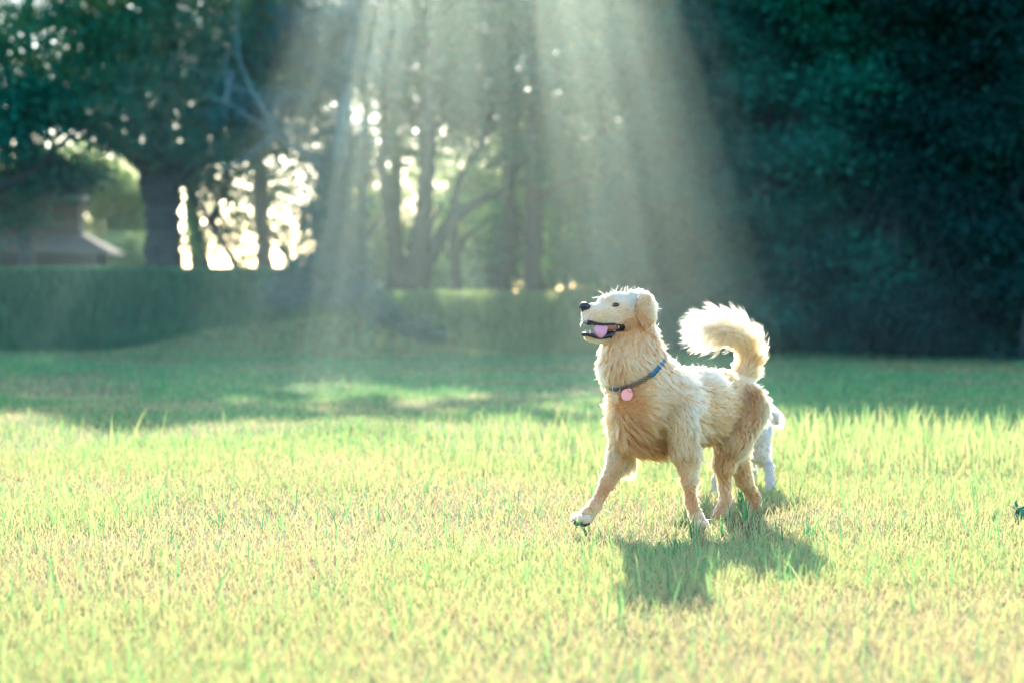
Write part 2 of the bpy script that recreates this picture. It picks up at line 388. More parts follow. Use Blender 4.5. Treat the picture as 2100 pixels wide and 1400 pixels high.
def tree(name, label, cat, base, stems, lobes, leaf, bark, per=55, size=0.055, spread=0.22, seed=1, group=None, prune=True, twigs=2):
    """stems: lists of (px, py, Y, r_px); lobes as in clumps()"""
    r = np.random.default_rng(seed)
    b = P(*base); b[2] = terrain(b[0], b[1])
    root = empty(name, b); tag(root, label, cat, group)
    tb = MB()
    for st in stems:
        pts = np.array([np.append(P(a[0], a[1], a[2]), a[3] * a[2] / F) for a in st])
        sp = spline(pts, 7)
        sp[:, :3] += r.normal(0, 0.12, (len(sp), 3)) * sp[:, 3:4]
        tb.tube(sp[:, :3], np.maximum(sp[:, 3], 0.006), 10, 0.05)
    if stems and lobes:
        # limbs and twigs that reach into the lobes
        ends = np.array([P(*st[-1][:3]) for st in stems] + [P(*st[len(st) // 2][:3]) for st in stems])
        for (px, py, Y, rx, rz, ry, nc) in lobes:
            c = P(px, py, Y); a = ends[np.argmin(np.linalg.norm(ends - c, axis=1))]
            mid = (a + c) / 2 + r.normal(0, 0.12, 3) + np.array([0, 0, 0.12])
            tb.tube(spline([a, mid, c], 5), np.linspace(0.045, 0.018, 11), 6, 0.05)
            for t in range(twigs):
                e = c + r.standard_normal(3) * np.array([rx * Y / F, ry, rz * Y / F]) * 0.6
                tb.tube(spline([mid, (mid + e) / 2 + r.normal(0, 0.1, 3), e], 4), np.linspace(0.018, 0.005, 9), 5)
    if stems: tb.build("trunk", bark, root)
    if lobes:
        q = clumps(lobes, per, size, r, spread, prune)
        if len(q):
            V, Q = leaf_mesh(q, size, r); mk("crown", V, [Q], leaf, root, False)
    return root

# --- the big tree on the bank, left
tree("broadleaf_tree", "large spreading tree with a thick dark trunk on the grassy bank", "tree", (335, 555, 38),
     [[(338, 572, 38, 44), (336, 520, 38, 37), (334, 450, 38, 36), (328, 385, 38, 40), (322, 340, 38, 42), (335, 250, 38, 24), (350, 120, 38, 16), (345, -120, 38.3, 8)],
      [(318, 350, 38, 30), (285, 325, 37.8, 21), (225, 285, 37.5, 16), (130, 240, 37, 11), (20, 215, 36.6, 7), (-90, 150, 36.3, 4)],
      [(335, 350, 38, 28), (380, 310, 38.2, 18), (440, 250, 38.3, 13), (520, 170, 38.4, 9), (610, 60, 38.6, 5)],
      [(330, 300, 38, 18), (280, 200, 38.3, 13), (200, 80, 38.6, 9), (120, -60, 39, 5)],
      [(340, 400, 38, 12), (420, 335, 37.4, 8), (500, 330, 37, 5)]],
     [(60, 120, 37.2, 190, 110, 1.4, 70), (230, 60, 38, 190, 120, 1.5, 80), (400, 90, 38.2, 170, 130, 1.5, 85), (540, 60, 38.6, 130, 120, 1.3, 46),
      (300, 200, 37.4, 180, 80, 1.2, 75), (450, 230, 37.6, 130, 75, 1.1, 52), (150, 215, 37, 150, 60, 1.2, 48), (20, 250, 36.8, 110, 70, 1.2, 34),
      (420, 310, 37.2, 120, 40, 0.8, 24), (240, 290, 37.2, 90, 35, 0.8, 18), (540, 300, 37.6, 80, 50, 0.8, 16), (560, 180, 38.2, 90, 90, 1.0, 24),
      (120, -80, 38, 260, 130, 2.0, 80), (380, -100, 38.5, 260, 130, 2.0, 80), (250, -240, 37.6, 300, 120, 1.6, 110), (520, -250, 38, 200, 120, 1.6, 90), (400, -330, 37.6, 260, 80, 1.4, 80), (640, -280, 37.8, 120, 110, 1.4, 60)],
     M['leaf'], M['bark'], per=70, size=0.055, spread=0.20, seed=11)
tree("broadleaf_tree", "tree at the left edge with one long dark bough reaching in", "tree", (-260, 555, 36.5),
     [[(-260, 575, 36.5, 30), (-240, 460, 36.5, 26), (-200, 300, 36.5, 22), (-180, 60, 36.5, 12)],
      [(-225, 430, 36.5, 18), (-120, 410, 36.3, 14), (0, 388, 36, 10), (70, 345, 35.9, 8), (135, 290, 35.8, 5), (190, 255, 35.7, 3)],
      [(0, 388, 36, 6), (20, 360, 36, 4), (15, 325, 36, 2.5)]],
     [(-60, 300, 36, 110, 90, 1.0, 42), (30, 180, 36.3, 110, 80, 1.0, 30), (-160, 100, 36.5, 150, 180, 1.4, 60), (60, 290, 35.8, 90, 40, 0.6, 14),
      (20, 440, 37, 55, 38, 0.5, 20), (70, 370, 37, 90, 28, 0.5, 24), (150, 360, 37.4, 70, 28, 0.5, 16), (-80, 480, 37, 60, 60, 0.5, 16)],
     M['leaf_dark'], M['bark'], per=60, size=0.055, seed=12)
# --- slim trees left of the ivy
tree("slim_tree", "slim straight tree with a warm brown trunk beside the bright gap", "tree", (540, 556, 38.5),
     [[(541, 574, 38.5, 19), (540, 500, 38.5, 16), (534, 420, 38.5, 15), (530, 330, 38.5, 14), (522, 240, 38.5, 12), (530, 100, 38.5, 9), (545, -80, 38.6, 5)],
      [(526, 290, 38.5, 10), (500, 270, 38.5, 8), (480, 255, 38.4, 5)]],
     [(520, 140, 39.2, 150, 130, 1.2, 42), (640, 170, 39.6, 120, 110, 1.2, 34), (560, -40, 39.2, 180, 110, 1.4, 44), (610, 330, 39.5, 90, 50, 0.7, 18), (630, 245, 39.8, 95, 70, 0.8, 44), (600, -190, 39.2, 190, 110, 1.5, 70), (620, -330, 39.2, 190, 100, 1.5, 60)],
     M['leaf'], M['bark_warm'], per=60, size=0.055, seed=13)
tree("leaning_tree", "thin tree leaning left across the bright gap beside the big trunk", "tree", (490, 556, 40.5),
     [[(498, 570, 40.5, 9), (462, 505, 40.5, 7), (425, 445, 40.5, 6), (385, 385, 40.6, 4.5), (360, 320, 40.8, 3)],
      [(440, 470, 40.5, 4.5), (450, 420, 40.5, 3.5), (470, 370, 40.6, 2.5)]],
     [(395, 380, 41, 60, 50, 0.6, 20), (470, 370, 41, 70, 50, 0.6, 22), (430, 470, 41.2, 60, 60, 0.6, 14), (490, 500, 41.2, 50, 50, 0.6, 12)], M['leaf'], M['bark'], per=45, size=0.055, seed=14)
tree("leaning_tree", "thin forked tree close against the right of the big trunk", "tree", (430, 556, 41.5),
     [[(432, 570, 41.5, 8), (412, 500, 41.5, 6.5), (395, 440, 41.5, 5.5), (388, 390, 41.5, 4), (392, 330, 41.6, 3)],
      [(408, 490, 41.5, 5), (440, 440, 41.5, 4), (480, 410, 41.5, 3), (520, 395, 41.6, 2)]],
     [(440, 390, 42, 90, 40, 0.6, 20), (570, 400, 42, 70, 45, 0.5, 20), (400, 500, 42, 40, 50, 0.4, 9), (520, 450, 42, 60, 40, 0.5, 12), (590, 520, 42, 40, 40, 0.4, 6)], M['leaf'], M['bark'], per=40, size=0.055, seed=15)
tree("bare_shrub", "thin bare shrub curving up in the bright gap right of the slim trunk", "tree", (590, 556, 40),
     [[(600, 568, 40, 6), (585, 520, 40, 5), (570, 490, 40, 4), (548, 470, 40, 2.5)], [(588, 530, 40, 4), (610, 505, 40, 3), (618, 470, 40, 2)]],
     [(640, 440, 40.5, 40, 60, 0.5, 26), (590, 470, 40.5, 45, 50, 0.4, 6)], M['leaf_dark'], M['bark'], per=50, size=0.05, seed=16)
# --- ivy-covered stump tree with bare pale boughs
ivy = tree("ivy_tree", "ivy covered tree with pale bare boughs in the mist at the end of the bank", "tree", (690, 600, 36.6),
     [[(690, 640, 36.6, 50), (690, 560, 36.6, 40), (688, 470, 36.6, 34), (692, 400, 36.6, 26), (700, 300, 36.7, 20), (715, 150, 36.8, 13), (725, -40, 37, 7)],
      [(690, 430, 36.6, 18), (655, 350, 36.5, 9), (618, 312, 36.3, 7.5), (566, 278, 36.1, 6.5), (548, 236, 36, 5), (520, 190, 36, 4), (492, 120, 36, 3), (487, 40, 36, 2.2), (480, -60, 36, 2)],
      [(564, 279, 36.1, 5), (535, 300, 36, 4), (500, 330, 36, 3), (455, 350, 36, 2)],
      [(560, 276, 36.1, 4.5), (510, 240, 36, 3.5), (465, 212, 36, 2.6), (415, 196, 36, 1.6)],
      [(520, 190, 36, 2.8), (468, 175, 36, 2.2), (462, 130, 36, 1.8), (478, 90, 36, 1.2)],
      [(566, 278, 36.1, 6), (560, 240, 36.1, 4), (575, 200, 36.1, 2.5)]],
     [(690, 560, 36.3, 62, 50, 0.5, 70), (690, 470, 36.4, 48, 70, 0.45, 60), (694, 380, 36.5, 36, 60, 0.35, 34),
      (700, 290, 36.8, 55, 60, 0.5, 20), (740, -120, 37.6, 150, 120, 1.3, 50), (760, -280, 37.8, 150, 110, 1.3, 50), (730, 120, 37.2, 110, 110, 0.9, 40), (650, 60, 37.4, 120, 100, 0.9, 36), (560, 230, 36.6, 80, 60, 0.5, 10), (480, 200, 36.4, 70, 60, 0.5, 9)],
     M['ivy'], M['bark_hazy'], per=60, size=0.05, spread=0.13, seed=17, twigs=2)
def shrub(name, label, base, lobes, leaf, seed, per=70, size=0.05, cat="shrub", spread=0.14, group=None):
    r = np.random.default_rng(seed)
    stems = []
    for k in range(5):
        l = lobes[k % len(lobes)]
        stems.append([(base[0] + 6 * (k - 2), base[1] + 6, base[2], 4), ((base[0] + l[0]) / 2 + r.normal(0, 8), (base[1] + l[1]) / 2, base[2], 3), (l[0] + r.normal(0, l[3] * 0.3), l[1] - l[4] * 0.3, l[2], 1.5)])
    return tree(name, label, cat, base, stems, lobes, leaf, M['bark'], per, size, spread, seed, group, twigs=1)
shrub("bush", "dense blue green bush at the foot of the ivy tree", (660, 700, 35.4),
      [(640, 600, 35.5, 85, 60, 0.5, 75), (690, 640, 35.3, 95, 50, 0.5, 75), (600, 640, 35.3, 70, 45, 0.5, 50), (680, 590, 35.6, 70, 45, 0.4, 50), (640, 560, 35.8, 50, 34, 0.4, 30), (590, 690, 35.0, 90, 26, 0.5, 40)], M['ivy'], 31)
shrub("bush", "low blue green bush trailing off the end of the bank", (780, 715, 35.0),
      [(760, 665, 35.0, 70, 36, 0.45, 48), (815, 690, 34.9, 60, 22, 0.4, 34), (850, 706, 34.8, 40, 14, 0.3, 16)], M['ivy'], 32)

# --- the misty middle of the wood
tree("slender_tree", "slender upright tree right of the ivy tree", "tree", (742, 605, 40),
     [[(742, 620, 40, 16), (742, 560, 40, 14), (740, 480, 40, 12), (745, 400, 40, 11), (752, 280, 40, 9), (748, 100, 40.2, 6), (750, -60, 40.2, 4)],
      [(744, 500, 40, 6), (765, 470, 40, 5), (785, 445, 40, 3)]],
     [(750, 60, 40.5, 120, 120, 1.0, 40), (800, 220, 40.8, 90, 80, 0.8, 26), (720, 330, 40.6, 60, 50, 0.5, 14), (760, -180, 40.5, 130, 140, 1.3, 50), (770, -380, 40.5, 130, 120, 1.3, 40)], M['leaf'], M['bark'], per=60, size=0.055, seed=18)
tree("leaning_tree", "tree with a trunk leaning left beside the forked trunk", "tree", (828, 606, 39),
     [[(832, 620, 39, 20), (822, 560, 39, 17), (808, 490, 39, 15), (795, 420, 39, 13), (786, 340, 39, 11), (790, 200, 39, 8), (780, 20, 39.2, 5)]],
     [(800, 120, 39.6, 110, 110, 1.0, 38), (860, 20, 39.8, 130, 110, 1.1, 40), (830, 300, 40, 60, 50, 0.6, 14), (840, -160, 39.8, 140, 120, 1.3, 50), (850, -320, 39.8, 140, 110, 1.3, 50)], M['leaf'], M['bark'], per=60, size=0.055, seed=19)
tree("forked_tree", "forked tree whose second trunk leans right over the bright hollow", "tree", (855, 606, 38.2),
     [[(852, 622, 38.2, 30), (852, 575, 38.2, 25), (860, 500, 38.2, 21), (870, 420, 38.2, 18), (878, 330, 38.2, 17), (878, 220, 38.2, 14), (885, 60, 38.3, 9), (890, -80, 38.4, 5)],
      [(858, 600, 38.2, 20), (875, 545, 38, 17), (895, 500, 38, 16), (925, 455, 37.9, 14), (965, 425, 37.9, 11), (1005, 405, 37.9, 8), (1045, 380, 37.9, 5)],
      [(935, 448, 37.9, 9), (935, 400, 37.9, 7), (950, 350, 38, 5), (985, 310, 38, 3)],
      [(888, 520, 38, 8), (880, 470, 38, 7), (905, 420, 38, 4)]],
     [(880, 150, 38.6, 120, 110, 1.0, 40), (960, 60, 39, 140, 110, 1.2, 46), (900, -60, 39, 180, 110, 1.4, 44), (1020, 200, 38.8, 110, 80, 0.9, 40), (930, 215, 39, 110, 70, 0.9, 44), (940, 290, 39.2, 80, 40, 0.6, 12), (1050, 350, 38.3, 60, 40, 0.5, 14), (960, -180, 39, 170, 110, 1.4, 60), (970, -330, 39, 170, 110, 1.4, 60)],
     M['leaf'], M['bark'], per=60, size=0.055, seed=20)
tree("stunted_tree", "short crooked tree standing in the bright hollow", "tree", (938, 590, 42),
     [[(938, 606, 42, 14), (934, 550, 42, 12), (930, 500, 42, 9), (936, 460, 42, 6), (950, 420, 42, 3)], [(934, 530, 42, 8), (955, 490, 42, 6), (990, 460, 42, 4)], [(936, 550, 42, 6), (915, 520, 42, 4), (905, 480, 42, 2)]],
     [(940, 440, 42.4, 40, 26, 0.4, 10), (1000, 445, 42.4, 40, 26, 0.4, 9)], M['leaf'], M['bark'], per=40, size=0.055, seed=21)
tree("leaning_tree", "dark tree leaning right behind the hollow, beside the straight trunk", "tree", (1025, 604, 39.5),
     [[(1018, 620, 39.5, 24), (1028, 570, 39.5, 20), (1045, 510, 39.5, 17), (1050, 440, 39.5, 14), (1040, 360, 39.5, 12), (1045, 200, 39.6, 9), (1050, 0, 39.7, 5)]],
     [(1045, 470, 39.8, 34, 80, 0.4, 30), (1030, 560, 39.7, 30, 50, 0.3, 20), (1060, 250, 40, 80, 80, 0.8, 26), (1050, 80, 40.2, 120, 110, 1.1, 38), (1060, -120, 40.2, 140, 120, 1.2, 46), (1060, -320, 40.2, 140, 120, 1.2, 46)], M['leaf_dark'], M['bark'], per=55, size=0.055, spread=0.18, seed=22)
tree("straight_tree", "tall straight brownish trunk right of the bright hollow", "tree", (1093, 604, 38.6),
     [[(1093, 622, 38.6, 24), (1094, 560, 38.6, 20), (1094, 470, 38.6, 19), (1092, 360, 38.6, 17), (1096, 220, 38.6, 14), (1100, 60, 38.7, 10), (1100, -100, 38.8, 6)],
      [(1094, 420, 38.6, 8), (1130, 390, 38.6, 6), (1175, 370, 38.6, 3)]],
     [(1110, 140, 39, 130, 120, 1.1, 44), (1190, 40, 39.3, 150, 120, 1.2, 46), (1130, 300, 39, 100, 60, 0.8, 28), (1180, 420, 39.2, 70, 60, 0.6, 22), (1150, -120, 39, 160, 120, 1.3, 56), (1160, -310, 39, 160, 110, 1.3, 56)], M['leaf'], M['bark_warm'], per=60, size=0.055, seed=23)
tree("straight_tree", "tall straight trunk in the mist above the dog's head", "tree", (1240, 600, 39.5),
     [[(1242, 610, 39.5, 20), (1240, 520, 39.5, 17), (1238, 400, 39.5, 15), (1236, 260, 39.5, 13), (1240, 80, 39.6, 9), (1245, -80, 39.7, 5)]],
     [(1250, 180, 39.9, 120, 120, 1.1, 46), (1310, 60, 40, 150, 130, 1.3, 50), (1230, 330, 39.8, 90, 60, 0.8, 30), (1300, 470, 39.6, 90, 60, 0.7, 34), (1190, 530, 39.4, 60, 46, 0.5, 22), (1260, 560, 39, 80, 36, 0.5, 24), (1290, -110, 40, 160, 120, 1.3, 56), (1300, -310, 40, 160, 120, 1.3, 56)],
     M['leaf'], M['bark'], per=60, size=0.055, seed=24)
# --- dark evergreens to the right, boughs down to the lawn
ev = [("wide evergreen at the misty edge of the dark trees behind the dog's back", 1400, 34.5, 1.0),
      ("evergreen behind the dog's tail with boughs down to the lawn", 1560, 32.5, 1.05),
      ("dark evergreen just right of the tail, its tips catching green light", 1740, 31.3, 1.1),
      ("deeply shaded evergreen between two others at the right of the lawn", 1930, 30.6, 1.1),
      ("most deeply shaded evergreen at the right edge of the lawn", 2120, 30.2, 1.1)]
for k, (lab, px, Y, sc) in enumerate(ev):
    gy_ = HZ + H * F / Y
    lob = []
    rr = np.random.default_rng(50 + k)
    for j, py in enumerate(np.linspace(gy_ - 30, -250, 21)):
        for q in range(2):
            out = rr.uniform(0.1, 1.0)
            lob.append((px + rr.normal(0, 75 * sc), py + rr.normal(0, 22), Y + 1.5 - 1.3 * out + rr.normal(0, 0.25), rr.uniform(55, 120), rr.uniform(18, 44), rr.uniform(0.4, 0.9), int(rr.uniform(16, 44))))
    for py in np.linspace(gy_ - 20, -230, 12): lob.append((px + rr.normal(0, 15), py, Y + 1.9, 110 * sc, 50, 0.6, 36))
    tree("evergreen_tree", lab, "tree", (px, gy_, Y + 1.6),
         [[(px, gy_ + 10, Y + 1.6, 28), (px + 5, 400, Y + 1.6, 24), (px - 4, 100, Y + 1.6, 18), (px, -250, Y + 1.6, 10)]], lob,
         M['leaf_dark'] if k < 3 else M['leaf_shaded'], M['bark'], per=75, size=0.048, spread=0.17, seed=60 + k, group="evergreens along the right of the lawn", twigs=1)
# second row, closing the wood behind
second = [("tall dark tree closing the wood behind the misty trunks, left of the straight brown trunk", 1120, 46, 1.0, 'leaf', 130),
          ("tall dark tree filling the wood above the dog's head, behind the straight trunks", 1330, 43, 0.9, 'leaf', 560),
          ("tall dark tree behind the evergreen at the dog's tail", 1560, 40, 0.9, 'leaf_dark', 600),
          ("tall dark tree behind the darkest evergreens at the right", 1850, 39, 0.9, 'leaf_shaded', 600),
          ("tall dark tree behind the right edge of the wood", 2150, 39, 0.9, 'leaf_shaded', 600),
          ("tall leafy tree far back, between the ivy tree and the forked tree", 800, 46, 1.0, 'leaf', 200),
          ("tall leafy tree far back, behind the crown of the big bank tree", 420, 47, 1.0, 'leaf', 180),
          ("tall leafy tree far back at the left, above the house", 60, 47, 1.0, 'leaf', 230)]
for k, (lab, px, Y, sc, mt, low) in enumerate(second):
    rr = np.random.default_rng(90 + k); lob = []
    if px == 1850: lob += [(1860, 480, Y + 1.5, 120, 80, 1, 70), (1900, 430, Y + 1.5, 100, 80, 1, 50)]
    for py in np.arange(-240, low, 95):
        for dx in (-105, 105):
            lob.append((px + dx + rr.normal(0, 20), py + rr.normal(0, 20), Y + 0.8, 130, 75, 1.3, 44 if low > 300 else 34))
    tree("tall_tree", lab, "tree", (px, 600, Y),
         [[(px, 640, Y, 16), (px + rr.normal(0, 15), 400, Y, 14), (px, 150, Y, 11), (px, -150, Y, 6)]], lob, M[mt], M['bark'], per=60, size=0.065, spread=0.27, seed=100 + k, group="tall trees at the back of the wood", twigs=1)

# --- sunlit trees and bushes in the open behind the wood
farl = [("bright yellow green tree between the house and the big trunk", 250, 104, 450, 90, 130, 190), ("bright tree drooping over the roof of the house", 130, 102, 350, 140, 50, 110),
        ("pale green bush right of the house eave", 265, 98, 545, 60, 60, 80), ("bright leafy tree at the far left above the eave", 10, 100, 380, 110, 60, 110),
        ("sunlit tree seen through the gap right of the ivy tree", 770, 80, 450, 120, 190, 120), ("sunlit tree seen through the bright hollow", 960, 84, 410, 130, 190, 150),
        ("low sunlit tree at the foot of the forked trunk, far behind", 885, 76, 570, 60, 50, 70), ("sunlit tree seen beyond the leaning dark tree", 1120, 82, 420, 120, 190, 120), ("sunlit tree seen past the straight trunk above the dog's nose", 1240, 84, 440, 90, 130, 60)]
for k, (lab, px, Y, py, rx, rz, nc) in enumerate(farl):
    tree("sunlit_tree", lab, "tree", (px, 615, Y),
         [[(px, 628, Y, 7), (px + 4, 560, Y, 6), (px, py, Y, 4), (px - 5, py - rz * 0.6, Y, 2)]],
         [(px, py, Y, rx, rz, 1.6, int(nc * 1.5)), (px + 30, py + rz * 0.5, Y, rx * 0.8, rz * 0.5, 1.4, nc)], M['leaf_sun'], M['bark'], per=55, size=0.10, spread=0.35, seed=140 + k, group="sunlit trees beyond the wood", prune=False, twigs=1)

# ------------------------------------------------------------------ house beyond the bank
M['wall_brown'] = solid('brown_render', (0.040, 0.026, 0.012), (0.056, 0.034, 0.016), 0.85, 3, 0.1)
M['wall_dark'] = solid('dark_boards', (0.015, 0.022, 0.022), (0.03, 0.035, 0.033), 0.9, 3, spec=0.05)
M['roof'] = solid('roof_tiles', (0.040, 0.042, 0.032), (0.07, 0.066, 0.05), 0.9, 30, 0.15, spec=0.05)
YH = 88.0; kx = YH / F
hx = lambda px: (px - 1050) * kx
hz = lambda py: H - (py - HZ) * kx
house = empty("house", (hx(-60), YH + 3, -0.25))
tag(house, "brown two storey house with a pale hipped lower roof beyond the bank", "house")
b = MB(); b.box(((hx(-420) + hx(190)) / 2, YH + 2.2, (hz(517) - 0.3) / 2 - 0.05), (hx(186) - hx(-420), 3.0, hz(517) + 0.3)); wall = b.build("wall", M['wall_dark'], house, False)
b = MB(); b.box(((hx(-420) + hx(144)) / 2, YH + 2.7, (hz(482) + hz(404)) / 2), (hx(140) - hx(-420), 1.2, hz(404) - hz(482))); b.build("upper_wall", M['wall_brown'], house, False)
# hipped skirt roof
y0, y1, y2 = YH - 0.3, YH + 1.98, YH + 6.1
A = [hx(-470), y0, hz(514)]; Bq = [hx(119), y0, hz(514)]; Cq = [hx(216), y0 + 1.6, hz(517)]; T0 = [hx(-440), y1, hz(476)]; T1 = [hx(146), y1, hz(476)]; T2 = [hx(146), y1 + 1.4, hz(476)]; C2 = [hx(214), y1 + 3.0, hz(517)]
th = 0.16
up = np.array([A, Bq, Cq, T0, T1, T2, C2]); dn = up - np.array([0, 0, th])
Vr = np.vstack([up, dn])
mk("roof", Vr, [np.array([[0, 1, 4, 3], [2, 6, 5, 4], [0, 7, 8, 1], [1, 8, 9, 2], [2, 9, 13, 6], [7, 10, 11, 8], [9, 11, 12, 13]]), np.array([[1, 2, 4], [8, 11, 9]])], M['roof'], house, False)
b = MB()
for xx in (-300, -120, 30):
    b2 = MB(); b2.box((hx(xx), YH + 0.68, hz(517) - 1.35), (1.3, 0.06, 1.1)); fr = b2.build("window", solid('window_frame', (0.16, 0.15, 0.14), rough=0.6), house, False)
    b3 = MB(); b3.box((hx(xx), YH + 0.645, hz(517) - 1.35), (1.14, 0.02, 0.94)); b3.build("pane", solid('window_glass', (0.02, 0.03, 0.035), rough=0.08), fr, False)

ur = np.array([[hx(-440), YH + 1.5, hz(406)], [hx(152), YH + 1.5, hz(406)], [hx(152), YH + 3.9, hz(406)], [hx(-440), YH + 3.9, hz(406)], [hx(-380), YH + 2.7, hz(370)], [hx(146), YH + 2.7, hz(370)]])
ur = np.vstack([ur, ur - np.array([0, 0, 0.12])])
mk("upper_roof", ur, [np.array([[0, 1, 5, 4], [2, 3, 4, 5], [0, 6, 7, 1], [1, 7, 8, 2], [2, 8, 9, 3], [3, 9, 6, 0], [6, 9, 8, 7]]), np.array([[1, 2, 5], [3, 0, 4]])], M['roof'], house, False)
# white bench on the bank
M['white'] = solid('white_paint', (0.78, 0.78, 0.75), (0.82, 0.82, 0.8), 0.4, 10)
kb = 41 / F; bx = (757 - 1050) * kb; by = 41.0; bz = float(terrain(bx, by))
bench = empty("bench", (bx, by, bz)); tag(bench, "small white bench in the mist on top of the bank", "bench")
t = MB()
for q in range(3): t.box((0, -0.10 + 0.1 * q, 0.155), (0.46, 0.085, 0.03))
o = t.build("seat", M['white'], None, False); o.parent = bench
for s in (-1, 1):
    t = MB(); t.box((s * 0.18, -0.09, 0.07), (0.04, 0.04, 0.14)); t.box((s * 0.18, 0.09, 0.07), (0.04, 0.04, 0.14)); t.box((s * 0.18, 0, 0.125), (0.035, 0.14, 0.025))
    o = t.build("leg", M['white'], None, False); o.parent = bench

# weed clump at the right edge
wx, wy = (2099 - 1050) / F * 8.95, 8.95
weed = empty("weed", (wx, wy, 0)); tag(weed, "dark green broad leaved weed in the sunny grass at the right edge", "weed")
q = np.array([wx, wy, 0.05]) + rng.standard_normal((70, 3)) * np.array([0.016, 0.03, 0.018]); q[:, 2] = np.abs(q[:, 2] - 0.012)
V, Q = leaf_mesh(q, 0.016, rng); mk("leaves", V, [Q], M['ivy'], weed, False)
b = MB()
for k in range(7): b.tube([(wx, wy, 0), (wx + rng.normal(0, .012), wy + rng.normal(0, .012), 0.05), (wx + rng.normal(0, .03), wy + rng.normal(0, .03), 0.075)], [0.002, 0.0016, 0.001], 5)
b.build("stem", M['ivy'], weed)

# ------------------------------------------------------------------ mist under the trees
def mist():
    m, n, l, out = new_mat('mist')
    v = n.new("ShaderNodeVolumePrincipled"); v.inputs["Color"].default_value = (0.77, 0.965, 0.90, 1)
    v.inputs["Density"].default_value = MIST; v.inputs["Anisotropy"].default_value = 0.78
    l.new(v.outputs[0], out.inputs["Volume"])
    prof = [(-11.0, 34.0), (-2.0, 14.3), (1.5, 13.8), (9.0, 33.0)]     # where its lower front edge lies
    yb = 37.5; n_ = len(prof); V = []
    for x, e in prof: V += [(x, e - 0.5 / TAN, -0.5), (x, yb, -0.5), (x, yb, (yb - e) * TAN)]
    T = [[0, 2, 1], [3 * n_ - 3, 3 * n_ - 2, 3 * n_ - 1]]
    for k in range(n_ - 1):
        a_ = 3 * k; c_ = a_ + 3
        for p_, q_ in ((0, 1), (1, 2), (2, 0)): T += [[a_ + p_, a_ + q_, c_ + q_], [a_ + p_, c_ + q_, c_ + p_]]
    o = mk("mist", V, [np.array(T)], m, None, False)
    import bmesh
    bm = bmesh.new(); bm.from_mesh(o.data); bmesh.ops.recalc_face_normals(bm, faces=bm.faces); bm.to_mesh(o.data); bm.free()
    tag(o, "pale mist hanging in the shade of the wood, lit in beams", "mist", kind='stuff')
MIST = 0.0058
mist()

# ================================================================== DOGS
from mathutils.bvhtree import BVHTree
def seg_sdf(p, a, b, ra, rb):
    ab = b - a; L = max(ab @ ab, 1e-12)
    h = np.clip(((p - a) @ ab) / L, 0, 1)
    return np.linalg.norm(p - a - h[..., None] * ab, axis=-1) - (ra + (rb - ra) * h), h

def surface_nets(f, o, vx):
    """vertices and quads of the zero level of the grid f"""
    nx, ny, nz = f.shape; s = f < 0
    def corner(a, i, j, k): return a[i:nx - 1 + i, j:ny - 1 + j, k:nz - 1 + k]
    cs = [(i, j, k) for i in (0, 1) for j in (0, 1) for k in (0, 1)]
    cnt = sum(corner(s, *c).astype(int) for c in cs); act = (cnt > 0) & (cnt < 8)
    idx = -np.ones(act.shape, int); A = np.argwhere(act); idx[act] = np.arange(len(A))
    acc = np.zeros((len(A), 3)); num = np.zeros(len(A))
    for c0 in cs:
        for ax in range(3):
            if c0[ax]: continue
            c1 = list(c0); c1[ax] = 1
            f0 = f[A[:, 0] + c0[0], A[:, 1] + c0[1], A[:, 2] + c0[2]]; f1 = f[A[:, 0] + c1[0], A[:, 1] + c1[1], A[:, 2] + c1[2]]
            m = (f0 < 0) != (f1 < 0); t = np.where(m, f0 / np.where(m, f0 - f1, 1), 0)
            q = np.tile(np.array(c0, float), (len(A), 1)); q[:, ax] += t
            acc += q * m[:, None]; num += m
    V = o + (A + acc / num[:, None]) * vx
    Q = []
    for ax in range(3):
        a, b = [(1, 2), (2, 0), (0, 1)][ax]
        sl0 = [slice(1, n - 1) for n in f.shape]; sl0[ax] = slice(0, f.shape[ax] - 1)
        sl1 = list(sl0); sl1[ax] = slice(1, f.shape[ax])
        s0 = s[tuple(sl0)]; s1 = s[tuple(sl1)]
        E = np.argwhere(s0 != s1); flip = s0[s0 != s1]
        E = E + 1; E[:, ax] -= 1
        ea = np.zeros(3, int); ea[a] = 1; eb = np.zeros(3, int); eb[b] = 1
        q = np.stack([idx[tuple((E - ea - eb).T)], idx[tuple((E - eb).T)], idx[tuple(E.T)], idx[tuple((E - ea).T)]], 1)
        q[~flip] = q[~flip][:, ::-1]; Q.append(q)
    return V, np.vstack(Q)

